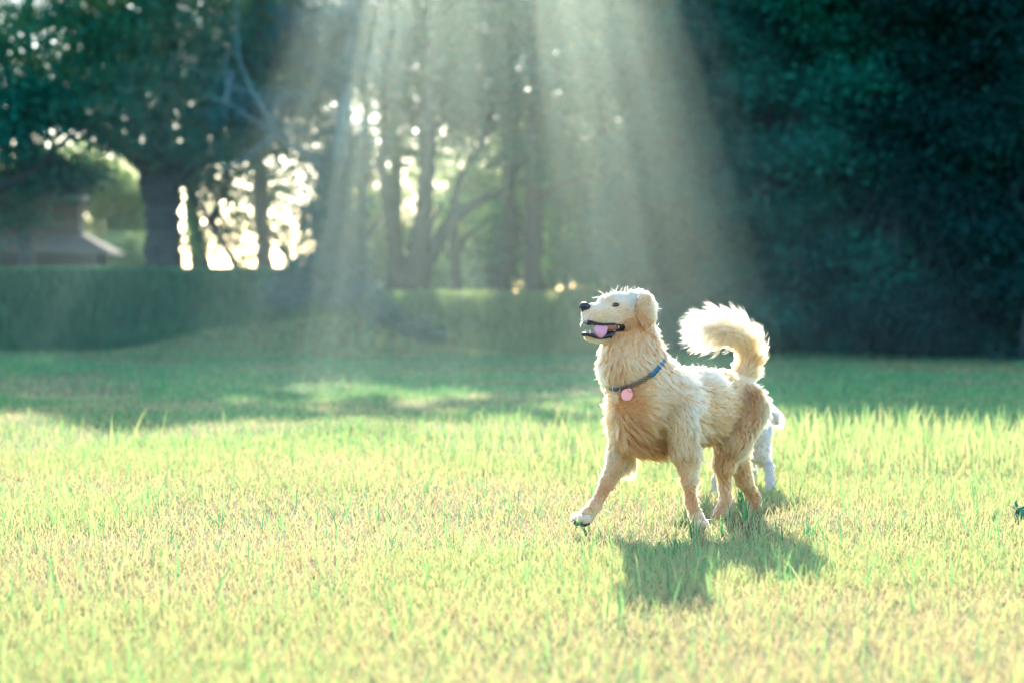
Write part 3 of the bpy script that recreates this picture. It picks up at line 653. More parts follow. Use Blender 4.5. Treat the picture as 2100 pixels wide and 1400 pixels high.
class Beast:
    def __init__(s): s.seg = []      # a, b, ra, rb, k, fur, tone, flow sign, kind
    def chain(s, pts, k=0.02, fur=0.02, tone=0.4, sign=1, kind=''):
        """pts: world x,y,z,r ; fur / tone may be lists per segment"""
        n = len(pts) - 1
        fur = np.broadcast_to(np.asarray(fur, float), (n,)); tone = np.broadcast_to(np.asarray(tone, float), (n,))
        for i in range(n):
            s.seg.append((pts[i][:3], pts[i + 1][:3], pts[i][3], pts[i + 1][3], k, fur[i], tone[i], sign, kind))
    def mesh(s, vx, carve=None, flat=()):
        allp = np.array([q for g in s.seg for q in (g[0], g[1])] + [f[0] for f in flat]); rm = max(max(g[2], g[3]) for g in s.seg) + 0.03
        lo = allp.min(0) - rm; hi = allp.max(0) + rm
        n = np.ceil((hi - lo) / vx).astype(int) + 1
        f = np.full(n, 0.2)
        ax = [lo[i] + np.arange(n[i]) * vx for i in range(3)]
        def region(a, b, r):
            l = np.minimum(a, b) - r; h = np.maximum(a, b) + r
            sl = [slice(max(0, int((l[i] - lo[i]) / vx)), min(n[i], int((h[i] - lo[i]) / vx) + 2)) for i in range(3)]
            g = np.stack(np.meshgrid(*[ax[i][sl[i]] for i in range(3)], indexing='ij'), -1)
            return tuple(sl), g
        def merge(sl, d, k):
            o = f[sl]; h = np.clip(0.5 + 0.5 * (o - d) / k, 0, 1)
            f[sl] = o + (d - o) * h - k * h * (1 - h)
        for (a, b, ra, rb, k, *_r) in s.seg:
            sl, g = region(a, b, max(ra, rb) + 0.06); d, _ = seg_sdf(g, a, b, ra, rb); merge(sl, d, k)
        for (c, rad, axes, k) in flat:
            sl, g = region(c, c, max(rad) + 0.04); q = (g - c) @ np.asarray(axes).T / np.asarray(rad)
            d = (np.linalg.norm(q, axis=-1) - 1) * min(rad); merge(sl, d, k)
        if carve is not None:
            g = np.stack(np.meshgrid(*ax, indexing='ij'), -1); f = np.maximum(f, -carve(g))
        return surface_nets(f, lo, vx)
    def nearest(s, p):
        best = np.full(len(p), 9.0); bi = np.zeros(len(p), int)
        for i, g in enumerate(s.seg):
            d, h = seg_sdf(p, g[0], g[1], g[2], g[3]); m = d < best; best[m] = d[m]; bi[m] = i
        return bi

def tri_normals(V, Q):
    a = V[Q[:, 0]]; n = np.cross(V[Q[:, 2]] - a, V[Q[:, 3]] - V[Q[:, 1]]); return n

def smooth(V, Q, it=3):
    for _ in range(it):
        acc = np.zeros_like(V); c = np.zeros(len(V))
        for a, b in ((0, 1), (1, 2), (2, 3), (3, 0)):
            np.add.at(acc, Q[:, a], V[Q[:, b]]); np.add.at(acc, Q[:, b], V[Q[:, a]])
            np.add.at(c, Q[:, a], 1); np.add.at(c, Q[:, b], 1)
        V = V * (0.45 if _ % 2 == 0 else 1.57) + (0.55 if _ % 2 == 0 else -0.57) * acc / c[:, None]
    return V

def fur_curves(name, beast, V, Q, count, mat, parent, seed, lenfun, tonefun, skip, dens=None, K=6, radius=0.0006, clump=0.5, flowfun=None, extra=None):
    r = np.random.default_rng(seed)
    n = tri_normals(V, Q); ar = np.linalg.norm(n, axis=1); vn = np.zeros_like(V)
    for c in range(4): np.add.at(vn, Q[:, c], n)
    vn /= np.linalg.norm(vn, axis=1)[:, None] + 1e-12
    pw = ar * (dens(V[Q].mean(1)) if dens is not None else 1)
    fi = r.choice(len(Q), count, p=pw / pw.sum()); u = r.random((count, 1)); v = r.random((count, 1))
    q = Q[fi]
    bil = lambda A: (A[q[:, 0]] * (1 - u) * (1 - v) + A[q[:, 1]] * u * (1 - v) + A[q[:, 2]] * u * v + A[q[:, 3]] * (1 - u) * v)
    p = bil(V); nn = bil(vn); nn /= np.linalg.norm(nn, axis=1)[:, None]
    keep = ~skip(p); p = p[keep]; nn = nn[keep]; count = len(p)
    bi = beast.nearest(p)
    segs = beast.seg
    fd = np.array([(g[1] - g[0]) / (np.linalg.norm(g[1] - g[0]) + 1e-9) * g[7] for g in segs])[bi]
    # smooth the flow field over neighbours so that the coat turns gently between limbs
    kd = kdtree.KDTree(1500); ri = r.choice(count, 1500, replace=False)
    for i, j in enumerate(ri): kd.insert(p[j], i)
    kd.balance(); owner = np.array([kd.find(x)[1] for x in p])
    acc = np.zeros((1500, 3)); np.add.at(acc, owner, fd); acc /= np.linalg.norm(acc, axis=1)[:, None] + 1e-9
    fd = 0.5 * fd + 0.5 * acc[owner]
    if flowfun is not None: fd = flowfun(p, nn, fd, bi)
    fd = fd - nn * np.sum(fd * nn, 1)[:, None]; fd /= np.linalg.norm(fd, axis=1)[:, None] + 1e-6
    L = lenfun(p, nn, bi) * r.uniform(0.55, 1.15, count)
    tone = np.clip(tonefun(p, nn, bi) + r.normal(0, 0.07, count), 0, 1)
    # locks: strands lean towards a nearby leader
    nc = max(50, count // 15); ci = r.choice(count, nc, replace=False); kd = kdtree.KDTree(nc)
    for i, j in enumerate(ci): kd.insert(p[j], i)
    kd.balance(); cl = np.array([kd.find(x)[1] for x in p]); lead = ci[cl]
    jit = r.normal(0, 0.15, (nc, 3))[cl] + r.normal(0, 0.07, (count, 3))
    curl = r.normal(0, 0.16, (nc, 3))[cl]
    pos = np.zeros((count, K, 3)); pos[:, 0] = p - nn * 0.0012
    lift = np.clip(0.33 + r.normal(0, 0.12, nc)[cl], 0.1, 0.8)[:, None]
    lift = np.where(np.isin(np.array([g_[8] for g_ in segs]), ['head', 'muzzle', 'jaw', 'paw'])[bi][:, None], lift + 0.28, lift)
    lift = np.where(np.isin(np.array([g_[8] for g_ in segs]), ['fore', 'hind'])[bi][:, None] & (L < 0.016)[:, None], lift + 0.25, lift)
    lift = np.where((np.array([g_[8] for g_ in segs]) == 'tail')[bi][:, None], lift * 0.5 + 0.95, lift)
    for k in range(1, K):
        s = k / (K - 1)
        d = nn * lift * (1.25 - 0.9 * s) + fd * (0.45 + 0.6 * s) + np.array([0, 0, -0.22 * s]) + jit * (0.5 + 0.5 * s) + curl * math.sin(3.0 * s)
        d /= np.linalg.norm(d, axis=1)[:, None]
        pos[:, k] = pos[:, k - 1] + d * (L / (K - 1))[:, None]
    for k in range(1, K):
        s = (k / (K - 1)) ** 1.4 * clump
        pos[:, k] += (pos[lead, k] - pos[:, k]) * s
    rad = np.ones((count, K)) * radius * np.array([1.0, 1.0, 0.95, 0.8, 0.55, 0.15])[None, :K]
    if extra is not None:
        ep, er, et = extra; pos = np.concatenate([pos, ep]); rad = np.concatenate([rad, er]); tone = np.concatenate([tone, et]); count += len(ep)
    off = np.array(parent.location)
    cu = bpy.data.hair_curves.new(name); cu.add_curves([K] * count)
    cu.attributes['position'].data.foreach_set('vector', (pos - off).astype(np.float32).ravel())
    at = cu.attributes.get('radius') or cu.attributes.new('radius', 'FLOAT', 'POINT'); at.data.foreach_set('value', rad.astype(np.float32).ravel())
    at = cu.attributes.new('tone', 'FLOAT', 'CURVE'); at.data.foreach_set('value', tone.astype(np.float32))
    cu.materials.append(mat)
    o = bpy.data.objects.new(name, cu); COL.objects.link(o); o.parent = parent
    return o

def fur_mat(name, stops):
    m, n, l, out = new_mat(name)
    a = n.new("ShaderNodeAttribute"); a.attribute_name = 'tone'
    rp = ramp(n, stops); l.new(a.outputs["Fac"], rp.inputs[0])
    h = n.new("ShaderNodeBsdfHairPrincipled"); h.model = 'CHIANG'; h.parametrization = 'COLOR'
    l.new(rp.outputs[0], h.inputs["Color"])
    h.inputs["Roughness"].default_value = 0.55; h.inputs["Radial Roughness"].default_value = 0.7
    l.new(h.outputs[0], out.inputs[0])
    return m
def skin_mat(name, c, stops=None):
    m, n, l, out = new_mat(name)
    d = n.new("ShaderNodeBsdfDiffuse"); t = n.new("ShaderNodeBsdfTranslucent"); mx = n.new("ShaderNodeMixShader"); mx.inputs[0].default_value = 0.15
    tx = n.new("ShaderNodeTexNoise"); tx.inputs["Scale"].default_value = 14; rp = ramp(n, [(0.3, tuple(x * 0.8 for x in c)), (0.7, c)])
    if stops:
        rp = ramp(n, stops); at = n.new("ShaderNodeAttribute"); at.attribute_name = 'tone'; l.new(at.outputs["Fac"], rp.inputs[0])
    else: l.new(tx.outputs["Fac"], rp.inputs[0])
    l.new(rp.outputs[0], d.inputs[0]); l.new(rp.outputs[0], t.inputs[0])
    l.new(d.outputs[0], mx.inputs[1]); l.new(t.outputs[0], mx.inputs[2]); l.new(mx.outputs[0], out.inputs[0]); return m
GOLD = [(0.0, (0.82, 0.64, 0.44)), (0.22, (0.77, 0.49, 0.265)), (0.45, (0.68, 0.345, 0.145)), (0.72, (0.51, 0.20, 0.065)), (1.0, (0.32, 0.11, 0.035))]
M['fur_gold'] = fur_mat('golden_fur', GOLD)
M['skin_gold'] = skin_mat('golden_coat', (0.62, 0.42, 0.25), [(p_, tuple(x * 0.9 for x in c_)) for p_, c_ in GOLD])
M['fur_white'] = fur_mat('white_fur', [(0.0, (0.76, 0.69, 0.58)), (0.5, (0.66, 0.48, 0.30)), (1.0, (0.55, 0.4, 0.26))])
M['skin_white'] = skin_mat('white_coat', (0.62, 0.53, 0.42))

Y0 = 8.9; KP = Y0 / F
def D(px, py, d, r=None):
    q = P(px, py, Y0 + d)
    return q if r is None else np.append(q, r * KP)
g = Beast()
# trunk, neck, head
g.chain([D(1311, 838, -.10, 63), D(1370, 838, 0, 78), D(1430, 832, .14, 72), D(1472, 824, .26, 60), D(1510, 814, .35, 48)], 0.03, [.042, .038, .038, .036], [.36, .42, .42, .36], kind='trunk')
g.chain([D(1300, 890, -.11, 36), D(1345, 905, -.06, 30)], 0.03, .04, .52, kind='trunk')
g.chain([D(1340, 806, -.04, 68), D(1297, 748, -.09, 63), D(1294, 695, -.10, 52)], 0.03, .036, .38, -1, 'neck')
g.chain([D(1294, 695, -.10, 46), D(1302, 645, -.10, 38)], 0.02, .022, .30, -1, 'neck')
g.chain([D(1241, 622, -.150, 14), D(1262, 629, -.135, 27)], 0.012, .007, .14, kind='head')
g.chain([D(1262, 630, -.135, 27), D(1303, 639, -.10, 40)], 0.02, .009, .16, kind='head')
g.chain([D(1268, 655, -.125, 22), D(1292, 666, -.11, 33)], 0.02, .014, .22, kind='head')
g.chain([D(1210, 638, -.195, 14), D(1234, 640, -.165, 19), D(1260, 641, -.14, 23)], 0.014, .0045, .04, kind='muzzle')
g.chain([D(1204, 644, -.204, 11.5), D(1206, 650, -.202, 10.5), D(1238, 654, -.160, 13), D(1264, 656, -.135, 14)], 0.008, .005, .08, kind='muzzle')
g.chain([D(1205, 690, -.194, 7), D(1232, 694, -.162, 9), D(1262, 688, -.130, 13), D(1290, 676, -.110, 24)], 0.006, .009, .24, kind='jaw')
# legs
g.chain([D(1388, 852, -.11, 38), D(1402, 925, -.13, 23), D(1413, 985, -.12, 12.5), D(1418, 1030, -.11, 10), D(1428, 1056, -.13, 10.5), D(1441, 1074, -.16, 10)], 0.02, [.026, .018, .010, .008, .007], [.56, .62, .64, .64, .35], kind='fore')
g.chain([D(1286, 858, -.05, 36), D(1273, 932, -.06, 21), D(1246, 988, -.13, 12.5), D(1221, 1037, -.20, 10.5), D(1206, 1055, -.23, 12), D(1191, 1066, -.26, 11)], 0.02, [.03, .02, .011, .008, .006], [.45, .58, .58, .40, .12], kind='fore')
for (x, y, d) in ((1183, 1066, -.285), (1188, 1070, -.255), (1199, 1069, -.28), (1180, 1062, -.262)):
    g.chain([D(x, y, d, 7), D(x + 5, y - 4, d + .005, 7.5)], 0.006, .005, .10, kind='paw')
for (x, y, d) in ((1444, 1079, -.185), (1449, 1078, -.16), (1438, 1080, -.175)):
    g.chain([D(x, y, d, 6), D(x - 5, y - 5, d + .005, 7)], 0.006, .005, .30, kind='paw')
g.chain([D(1522, 836, .28, 50), D(1500, 900, .21, 35), D(1484, 950, .21, 19), D(1487, 998, .23, 10.5), D(1489, 1022, .24, 10.5), D(1480, 1048, .21, 11), D(1470, 1064, .18, 10.5)], 0.02, [.03, .024, .014, .009, .008, .007], [.55, .78, .80, .72, .68, .6], kind='hind')
g.chain([D(1500, 845, .42, 46), D(1503, 925, .40, 27), D(1526, 982, .46, 15), D(1547, 1020, .50, 11), D(1551, 1040, .50, 10), D(1551, 1055, .47, 9.5)], 0.02, [.03, .022, .016, .010, .008], [.5, .55, .60, .66, .7], kind='hind')
# tail, carried high and curled forward
g.chain([D(1514, 795, .36, 26), D(1532, 758, .38, 19), D(1539, 728, .385, 14), D(1530, 700, .385, 13), D(1506, 682, .375, 13), D(1472, 676, .355, 12), D(1446, 676, .335, 8)], 0.015, [.040, .060, .080, .096, .106, .108], [.5, .68, .58, .48, .34, .16], kind='tail')

hd = D(1205, 640, -.195) - D(1290, 650, -.105); hd[2] = 0; hd /= np.linalg.norm(hd)      # the way the head points
lat = np.array([-hd[1], hd[0], 0.0])                                                          # its left side, towards the camera
hc = D(1240, 672, -.155)
def carve(p):
    """the open mouth: a wedge that runs right through between the jaws"""
    out = np.full(p.shape[:-1], 9.0)
    for a, b, ra, rb in ((D(1184, 670, -.213), D(1236, 673, -.165), 15, 8.5), (D(1236, 673, -.165), D(1268, 672, -.13), 8.5, 7.2)):
        fl = np.eye(3) - np.outer(lat, lat); q = (p - a) @ fl; ab = (b - a) @ fl
        h = np.clip((q @ ab) / (ab @ ab), 0, 1); d = np.linalg.norm(q - h[..., None] * ab, axis=-1) - (ra + (rb - ra) * h) * KP
        out = np.minimum(out, d)
    return np.maximum(out, np.abs((p - hc) @ lat) - 0.075)
ear_n = lat * 0.93 + np.array([0, 0, 0.2]) - hd * 0.25; ear_n /= np.linalg.norm(ear_n)
ear_t = np.array([0.10, 0, -1.0]); ear_t -= ear_n * (ear_t @ ear_n); ear_t /= np.linalg.norm(ear_t); ear_s = np.cross(ear_n, ear_t)
ear_c = D(1321, 643, -.178)
flat = [(ear_c, (0.037, 0.0085, 0.060), (ear_s, ear_n, ear_t), 0.006), (ear_c + ear_s * 0.004 * 0 + np.array([0.022, 0.006, -0.004]), (0.030, 0.008, 0.036), (ear_s, ear_n, ear_t), 0.008),
        (D(1316, 614, -.135), (0.03, 0.025, 0.018), np.eye(3), 0.015)]
mir = lambda v: v - 2 * lat * (v @ lat)
ear2 = ear_c - 2 * lat * ((ear_c - D(1303, 640, -.10)) @ lat)
flat.append((ear2, (0.036, 0.0085, 0.056), (mir(ear_s), mir(ear_n), mir(ear_t)), 0.006))
gV_, gQ_ = g.mesh(0.0055, carve, flat)
gV_ = smooth(gV_, gQ_, 4)
dog_base = D(1400, 1075, 0); dog_base[2] = 0
golden = empty("golden_retriever", dog_base)
tag(golden, "cream golden retriever trotting with mouth open and plumed tail raised", "dog")
gbody = mk("body", gV_, [gQ_], M['skin_gold'], golden)
bvh = BVHTree.FromPolygons([tuple(v) for v in gV_], [tuple(int(i) for i in q) for q in gQ_])
eyept = Vector((0, 0, H))
def surf(px, py, out=0.0):
    """the point of the coat seen at a photo pixel, lifted along its normal"""
    d = Vector(P(px, py, 1.0)) - eyept; d.normalize()
    h = bvh.ray_cast(eyept, d)
    if h[0] is None: return D(px, py, -.15), -np.array(d)
    nn = np.array(h[1]); 
    if nn @ np.array(d) > 0: nn = -nn
    return np.array(h[0]) + nn * out, nn

M['black'] = solid('nose_leather', (0.018, 0.019, 0.021), (0.035, 0.036, 0.038), 0.42, 60, 0.3)
M['lip'] = solid('lip_skin', (0.014, 0.015, 0.017), (0.028, 0.026, 0.027), 0.32, 30)
M['mouth'] = solid('mouth_lining', (0.22, 0.075, 0.045), (0.34, 0.14, 0.07), 0.4, 30)  # orange of light through the cheek is put into the lining colour
M['tongue'] = solid('tongue', (0.55, 0.22, 0.28), (0.66, 0.30, 0.36), 0.4, 40, 0.2)
M['tooth'] = solid('tooth', (0.72, 0.68, 0.58), (0.78, 0.75, 0.66), 0.3)
M['eye'] = solid('eye_brown', (0.018, 0.012, 0.008), (0.03, 0.018, 0.010), 0.05, 20, spec=0.8)

# eyes with dark rims
eye_pts = []
for side in (1, -1):
    c, nn = surf(1262, 625.5)
    if side < 0:
        rel = c - hc; c = c - 2 * lat * ((c - D(1262, 633, -.135)) @ lat); nn = nn - 2 * lat * (nn @ lat)
    eye_pts.append(c)
    ax = np.cross(np.array([0, 0, 1.0]), nn); ax /= np.linalg.norm(ax); upv = np.cross(nn, ax)
    fw = ax if side > 0 else -ax
    b = MB(); b.ball(c - nn * 0.0034, (0.0128, 0.0080, 0.0074), np.array([ax * 0.99 + upv * 0.1 * side, nn, upv]), 18, 12)
    e = b.build("eye", M['eye'], golden)
    b = MB(); th = np.linspace(0, 2 * np.pi, 33)
    b.tube([c + ax * 0.0150 * math.cos(t) + upv * (0.0062 * math.sin(t) * abs(math.sin(t)) ** 0.3 + 0.001 * math.cos(t)) + nn * (0.0012 - 0.003 * math.cos(t) ** 2) for t in th], 0.0014, 6); b.build("eyelid", M['lip'], e)

# nose
nc_ = D(1200, 629, -.207)
b = MB(); b.ball(nc_, (0.0225, 0.021, 0.0155), np.array([hd * 0.93 + np.array([0, 0, 0.25]), lat, np.array([0, 0, 1.0]) - hd * 0.25]), 20, 14)
b.ball(nc_ + hd * 0.003 + np.array([0, 0, -0.012]), (0.012, 0.006, 0.010), np.array([hd, lat, [0, 0, 1]]), 14, 10)
nose = b.build("nose", M['black'], golden)
b = MB()
for s in (-1, 1): b.ball(nc_ + hd * 0.012 + lat * s * 0.0125 + np.array([0, 0, -0.002]), (0.006, 0.007, 0.0038), np.array([hd, lat, [0, 0, 1]]), 12, 8)
b.build("nostril", solid('nostril', (0.004, 0.004, 0.004), rough=0.8), nose)

# mouth: lining, lips, tongue, teeth
def mid(px, py, d, s=0.0): return D(px, py, d) + lat * s
b = MB(); b.ball(mid(1250, 672, -.15), (0.036, 0.026, 0.017), np.array([hd, lat, [0, 0, 1]]), 18, 12)
mo = b.build("mouth", M['mouth'], golden)
def lipline(pts, rad):
    out = []
    for (x, y) in pts:
        q, nn = surf(x, y, 0.0005); out.append(np.append(q, rad * KP))
    return np.array(out)
for up_, pts, rad in ((1, [(1200, 656), (1206, 659), (1215, 662), (1226, 663), (1242, 663), (1256, 662.5), (1268, 665), (1276, 670)], [2.6, 4.0, 4.4, 3.0, 2.0, 2.4, 4.4, 5.4]),
                     (0, [(1203, 683.5), (1211, 685.5), (1226, 689), (1243, 686.5), (1257, 682), (1270, 677), (1277, 670)], [4.0, 5.0, 5.0, 6.0, 7.8, 7.6, 5.4])):
    near = []
    for i, (x, y) in enumerate(pts):
        q, nn = surf(x, y + (-1.5 if up_ else 2.5), 0.0)
        pl = hc + hd * ((D(x, y, -.195 + (x - 1207) * .00125) - hc) @ hd); pl[2] = D(x, y, 0)[2]
        sl = np.clip((q - pl) @ lat, 0.012, 0.040) if up_ else np.clip((q - pl) @ lat, 0.010, 0.042)
        near.append(np.append(pl + lat * sl, rad[i] * KP))
    near = np.array(near)[::-1]; far = near[::-1].copy(); pr = (far[:, :3] - hc) @ lat; far[:, :3] -= 2 * np.outer(pr, lat)
    tip = (near[-1] + far[0]) / 2; tip[:3] += hd * (0.004 if up_ else 0.010)
    sp = spline(np.vstack([near, tip[None], far]), 5)
    b = MB(); b.tube(sp[:, :3], sp[:, 3], 10); b.build("lip", M['lip'], golden)
# tongue: out of the mouth and over the near lip
tp = []
path = [(1254, 671, .000), (1242, 668, .008), (1231, 666, .022), (1224, 669, .034), (1221, 677, .041), (1221, 684, .041), (1222, 690, .038)]
wd = [10, 13, 15.5, 16, 15, 12, 6]
path = spline(np.column_stack([np.array(path), wd]), 5)
for i, (x, y, s, wv) in enumerate(path):
    c = D(x, y, -.158 - (1231 - min(x, 1245)) * .0006) + lat * s
    row = []
    for t in np.linspace(-1, 1, 9):
        row.append(c + hd * (t * wv * KP) + np.array([0, 0, -0.003 * (1 - abs(t)) + 0.0]) + lat * (-0.003 * t * t + (-0.0018 if abs(t) < 0.1 else 0)))
    tp.append(row)
tp = np.array(tp); m_, k_ = tp.shape[:2]
Vt = np.vstack([tp.reshape(-1, 3), (tp - lat * 0.005 - np.array([0, 0, 0.003])).reshape(-1, 3)])
i_ = np.arange(m_ - 1)[:, None] * k_; j_ = np.arange(k_ - 1)[None]; Qt = np.stack([i_ + j_, i_ + j_ + 1, i_ + k_ + j_ + 1, i_ + k_ + j_], -1).reshape(-1, 4)
N_ = m_ * k_; rim = [k for k in range(k_)] + [r_ * k_ + k_ - 1 for r_ in range(1, m_)] + [(m_ - 1) * k_ + k for k in range(k_ - 2, -1, -1)] + [r_ * k_ for r_ in range(m_ - 2, 0, -1)]
Qr = np.array([[rim[a], rim[(a + 1) % len(rim)], rim[(a + 1) % len(rim)] + N_, rim[a] + N_] for a in range(len(rim))])
mk("tongue", Vt, [Qt, Qt[:, ::-1] + N_, Qr], M['tongue'], golden)
for (x, y, s, up_, sz) in ((1205, 684, .016, 1, 5), (1205, 684, -.016, 1, 5), (1209, 660, .017, -1, 4.5), (1253, 667, .028, -1, 3.5), (1260, 668, .029, -1, 3.5), (1252, 681, .028, 1, 3.5)):
    c = D(x, y, -.192 + (x - 1207) * .0012) + lat * s; hgt = sz * KP * up_
    b = MB(); b.tube([c, c + np.array([0, 0, hgt * 1.0]), c + np.array([0, 0, hgt * 1.7])], [0.0028, 0.0022, 0.0004], 8); b.build("tooth", M['tooth'], golden)

# paw pads and claws of the lifted paw
b = MB()
for (x, y, d, rx) in ((1184, 1074, -.287, 7), (1198, 1076, -.28, 7), (1204, 1073, -.262, 7), (1192, 1075, -.262, 5)):
    b.ball(D(x, y, d), (rx * KP, rx * KP * 0.8, 4.2 * KP), None, 14, 10)
b.build("paw_pad", M['lip'], golden)
for (x, y, d) in ((1175, 1066, -.29), (1179, 1070, -.30), (1192, 1073, -.30), (1221, 1047, -.222), (1448, 1084, -.195), (1440, 1085, -.19)):
    b = MB(); b.tube([D(x + 3, y - 2, d + .004), D(x - 1, y + 1, d - .002), D(x - 3, y + 4, d - .004)], [0.0030, 0.0022, 0.0006], 7); b.build("claw", M['black'], golden)

# collar: chain in front, blue strap behind, ring and pink tag
cc = D(1303, 752, -.065)
p1 = D(1262, 793, -.16); p2 = D(1348, 731, -.03); cu_ = (p2 - p1); cu_[1] = cu_[1] * 0.5; cu_ /= np.linalg.norm(cu_)
ax_n = D(1297, 748, -.09) - D(1340, 806, -.04); ax_n -= cu_ * (ax_n @ cu_); ax_n /= np.linalg.norm(ax_n); cv = np.cross(ax_n, cu_)
loop = []
for t in np.linspace(0, 2 * np.pi, 96, endpoint=False):
    d = cu_ * math.cos(t) + cv * math.sin(t); h = bvh.ray_cast(Vector(cc), Vector(d))
    dist = (Vector(h[0]) - Vector(cc)).length if h[0] is not None else 0.12
    loop.append(min(dist, 0.16) + 0.015)
loop = np.array(loop)
for _ in range(6): loop = (np.roll(loop, 1) + loop * 2 + np.roll(loop, -1)) / 4
tt = np.linspace(0, 2 * np.pi, 96, endpoint=False)
pr0 = 1050 + (cc[0] + cu_[0] * np.cos(tt) * loop + cv[0] * np.sin(tt) * loop) / (cc[1] + cu_[1] * np.cos(tt) * loop + cv[1] * np.sin(tt) * loop) * F
loop = loop - 0.014 * np.clip((1262 - pr0) / 20, 0, 1) - 0.012 * np.clip((pr0 - 1342) / 12, 0, 1)
LP = cc + cu_[None] * (np.cos(tt) * loop)[:, None] + cv[None] * (np.sin(tt) * loop)[:, None]
pxs = 1050 + LP[:, 0] / LP[:, 1] * F
collar = empty("collar", cc - np.array(golden.location)); collar.parent = golden
class _Off: pass
M['steel'] = solid('chain_steel', (0.10, 0.10, 0.10), (0.20, 0.19, 0.18), 0.35, 40, metal=0.9)
M['blue'] = solid('blue_strap', (0.01, 0.09, 0.17), (0.02, 0.13, 0.23), 0.6, 60, 0.2)
M['pink'] = solid('pink_enamel', (0.80, 0.25, 0.20), (0.84, 0.30, 0.25), 0.35, 30)
M['brass'] = solid('ring_metal', (0.55, 0.36, 0.28), (0.6, 0.42, 0.33), 0.3, metal=0.8)
front = [i for i in range(96) if not (pxs[i] > 1331)]
b = MB(); bs = MB()
seglen = np.linalg.norm(np.roll(LP, -1, 0) - LP, axis=1)
for i in range(96):
    a, c = LP[i], LP[(i + 1) % 96]
    tg_ = (c - a) / np.linalg.norm(c - a); rd = (a - cc) / np.linalg.norm(a - cc); sd_ = np.cross(tg_, rd)
    if pxs[i] <= 1333:
        for row in (-1, 0, 1):
            ctr = (a + c) / 2 + sd_ * row * 0.0052 + (0.003 if row == 0 else 0) * rd
            e1 = tg_ * math.cos(0.6 * (1 if row else -1)) + sd_ * math.sin(0.6 * (1 if row else -1)); e2 = np.cross(rd, e1)
            if (i + row) % 2: e2 = e2 * 0.4 + rd * 0.9
            th = np.linspace(0, 2 * np.pi, 11)
            b.tube([ctr + e1 * 0.0058 * math.cos(t) + e2 * 0.0034 * math.sin(t) for t in th], 0.0012, 5)
    else:
        rot = np.stack([tg_, rd, sd_], 1); bs.box((a + c) / 2, (np.linalg.norm(c - a) * 1.15, 0.003, 0.018), rot)
b.build("chain", M['steel'], collar); bs.build("strap", M['blue'], collar)
fi_ = int(np.argmin(np.abs(pxs - 1268) + 1000 * (LP[:, 1] > cc[1]))); fp = LP[fi_]; fo = (fp - cc); fo[2] = 0; fo /= np.linalg.norm(fo)
th = np.linspace(0, 2 * np.pi, 25)
vd = np.array([0.0, -1, 0])
rc = D(1264, 796, 0); rc = P(1264, 796, fp[1] - 0.012)
b = MB(); b.tube([rc + np.array([math.cos(t), 0.25 * math.cos(t), math.sin(t)]) * 0.0145 for t in th], 0.0015, 7); b.build("ring", M['brass'], collar)
tc_ = P(1286, 809, fp[1] - 0.022)
b = MB()
tn = np.array([-0.25, -0.95, 0.12]); tn /= np.linalg.norm(tn); te = np.cross(tn, [0, 0, 1]); te /= np.linalg.norm(te); tu = np.cross(te, tn)
b.tube([tc_ - tn * 0.002, tc_ - tn * 0.0018, tc_ + tn * 0.0018, tc_ + tn * 0.002], [0.0195, 0.0212, 0.0212, 0.0195], 28)
b.tube([tc_ + (te * math.cos(t) + tu * math.sin(t)) * 0.0205 + tn * 0.0015 for t in th], 0.0017, 6)
b.tube([tc_ - tn * 0.0005 + (tu * 0.7 - te * 0.7) * 0.020 + np.array([-0.012, 0, 0.008]) * q for q in (0, 0.5, 1)], [0.007, 0.006, 0.004], 8)
b.build("tag", M['pink'], collar)
for o in collar.children:   # collar's own origin was taken off by mk()
    pass

# ---- the coat
segs = g.seg; kinds = np.array([q[8] for q in segs]); furL = np.array([q[5] for q in segs]); tones = np.array([q[6] for q in segs])
heading = np.array([-0.77, -0.64, 0.0])
kdl = kdtree.KDTree(96)
for i in range(96): kdl.insert(LP[i], i)
kdl.balance()
tail_c = D(1478, 700, .36)
def g_len(p, n, bi):
    L = furL[bi].copy(); k = kinds[bi]
    back = np.clip(-(n @ heading), 0, 1)
    hgt = p[:, 2]
    L *= np.where((k == 'fore') & (hgt > 0.14), 1 + 1.9 * back * np.clip((hgt - 0.12) / 0.12, 0, 1), 1)
    L *= np.where((k == 'hind') & (hgt > 0.18), 1 + 0.9 * back, 1)
    L *= np.where((k == 'trunk') & (n[:, 2] < -0.2), 1.35, 1)
    e = (np.linalg.norm(p - ear_c, axis=1) < 0.075) & (np.abs((p - ear_c) @ ear_n) < 0.024)
    L = np.where(e, 0.012, L)
    ed = np.linalg.norm(p - eye_pts[0], axis=1); L *= np.clip((ed - 0.010) / 0.03, 0.22, 1)
    top = (k == 'head') & (n[:, 2] > 0.3) & (p[:, 0] > D(1285, 600, -.1)[0]); L = np.where(top & ~e, 0.020, L)
    L = np.maximum(L, np.where(k == 'muzzle', 0.0065, np.where(np.isin(k, ['fore', 'hind']), 0.012, 0.009)))
    dc = np.array([kdl.find(q)[2] for q in p]); L = np.where((k == 'neck') | (k == 'trunk'), np.where(np.abs(1302 - (1050 + p[:, 0] / p[:, 1] * F)) < 46, np.minimum(L, 0.008 + dc * 0.75), L), L)
    return L
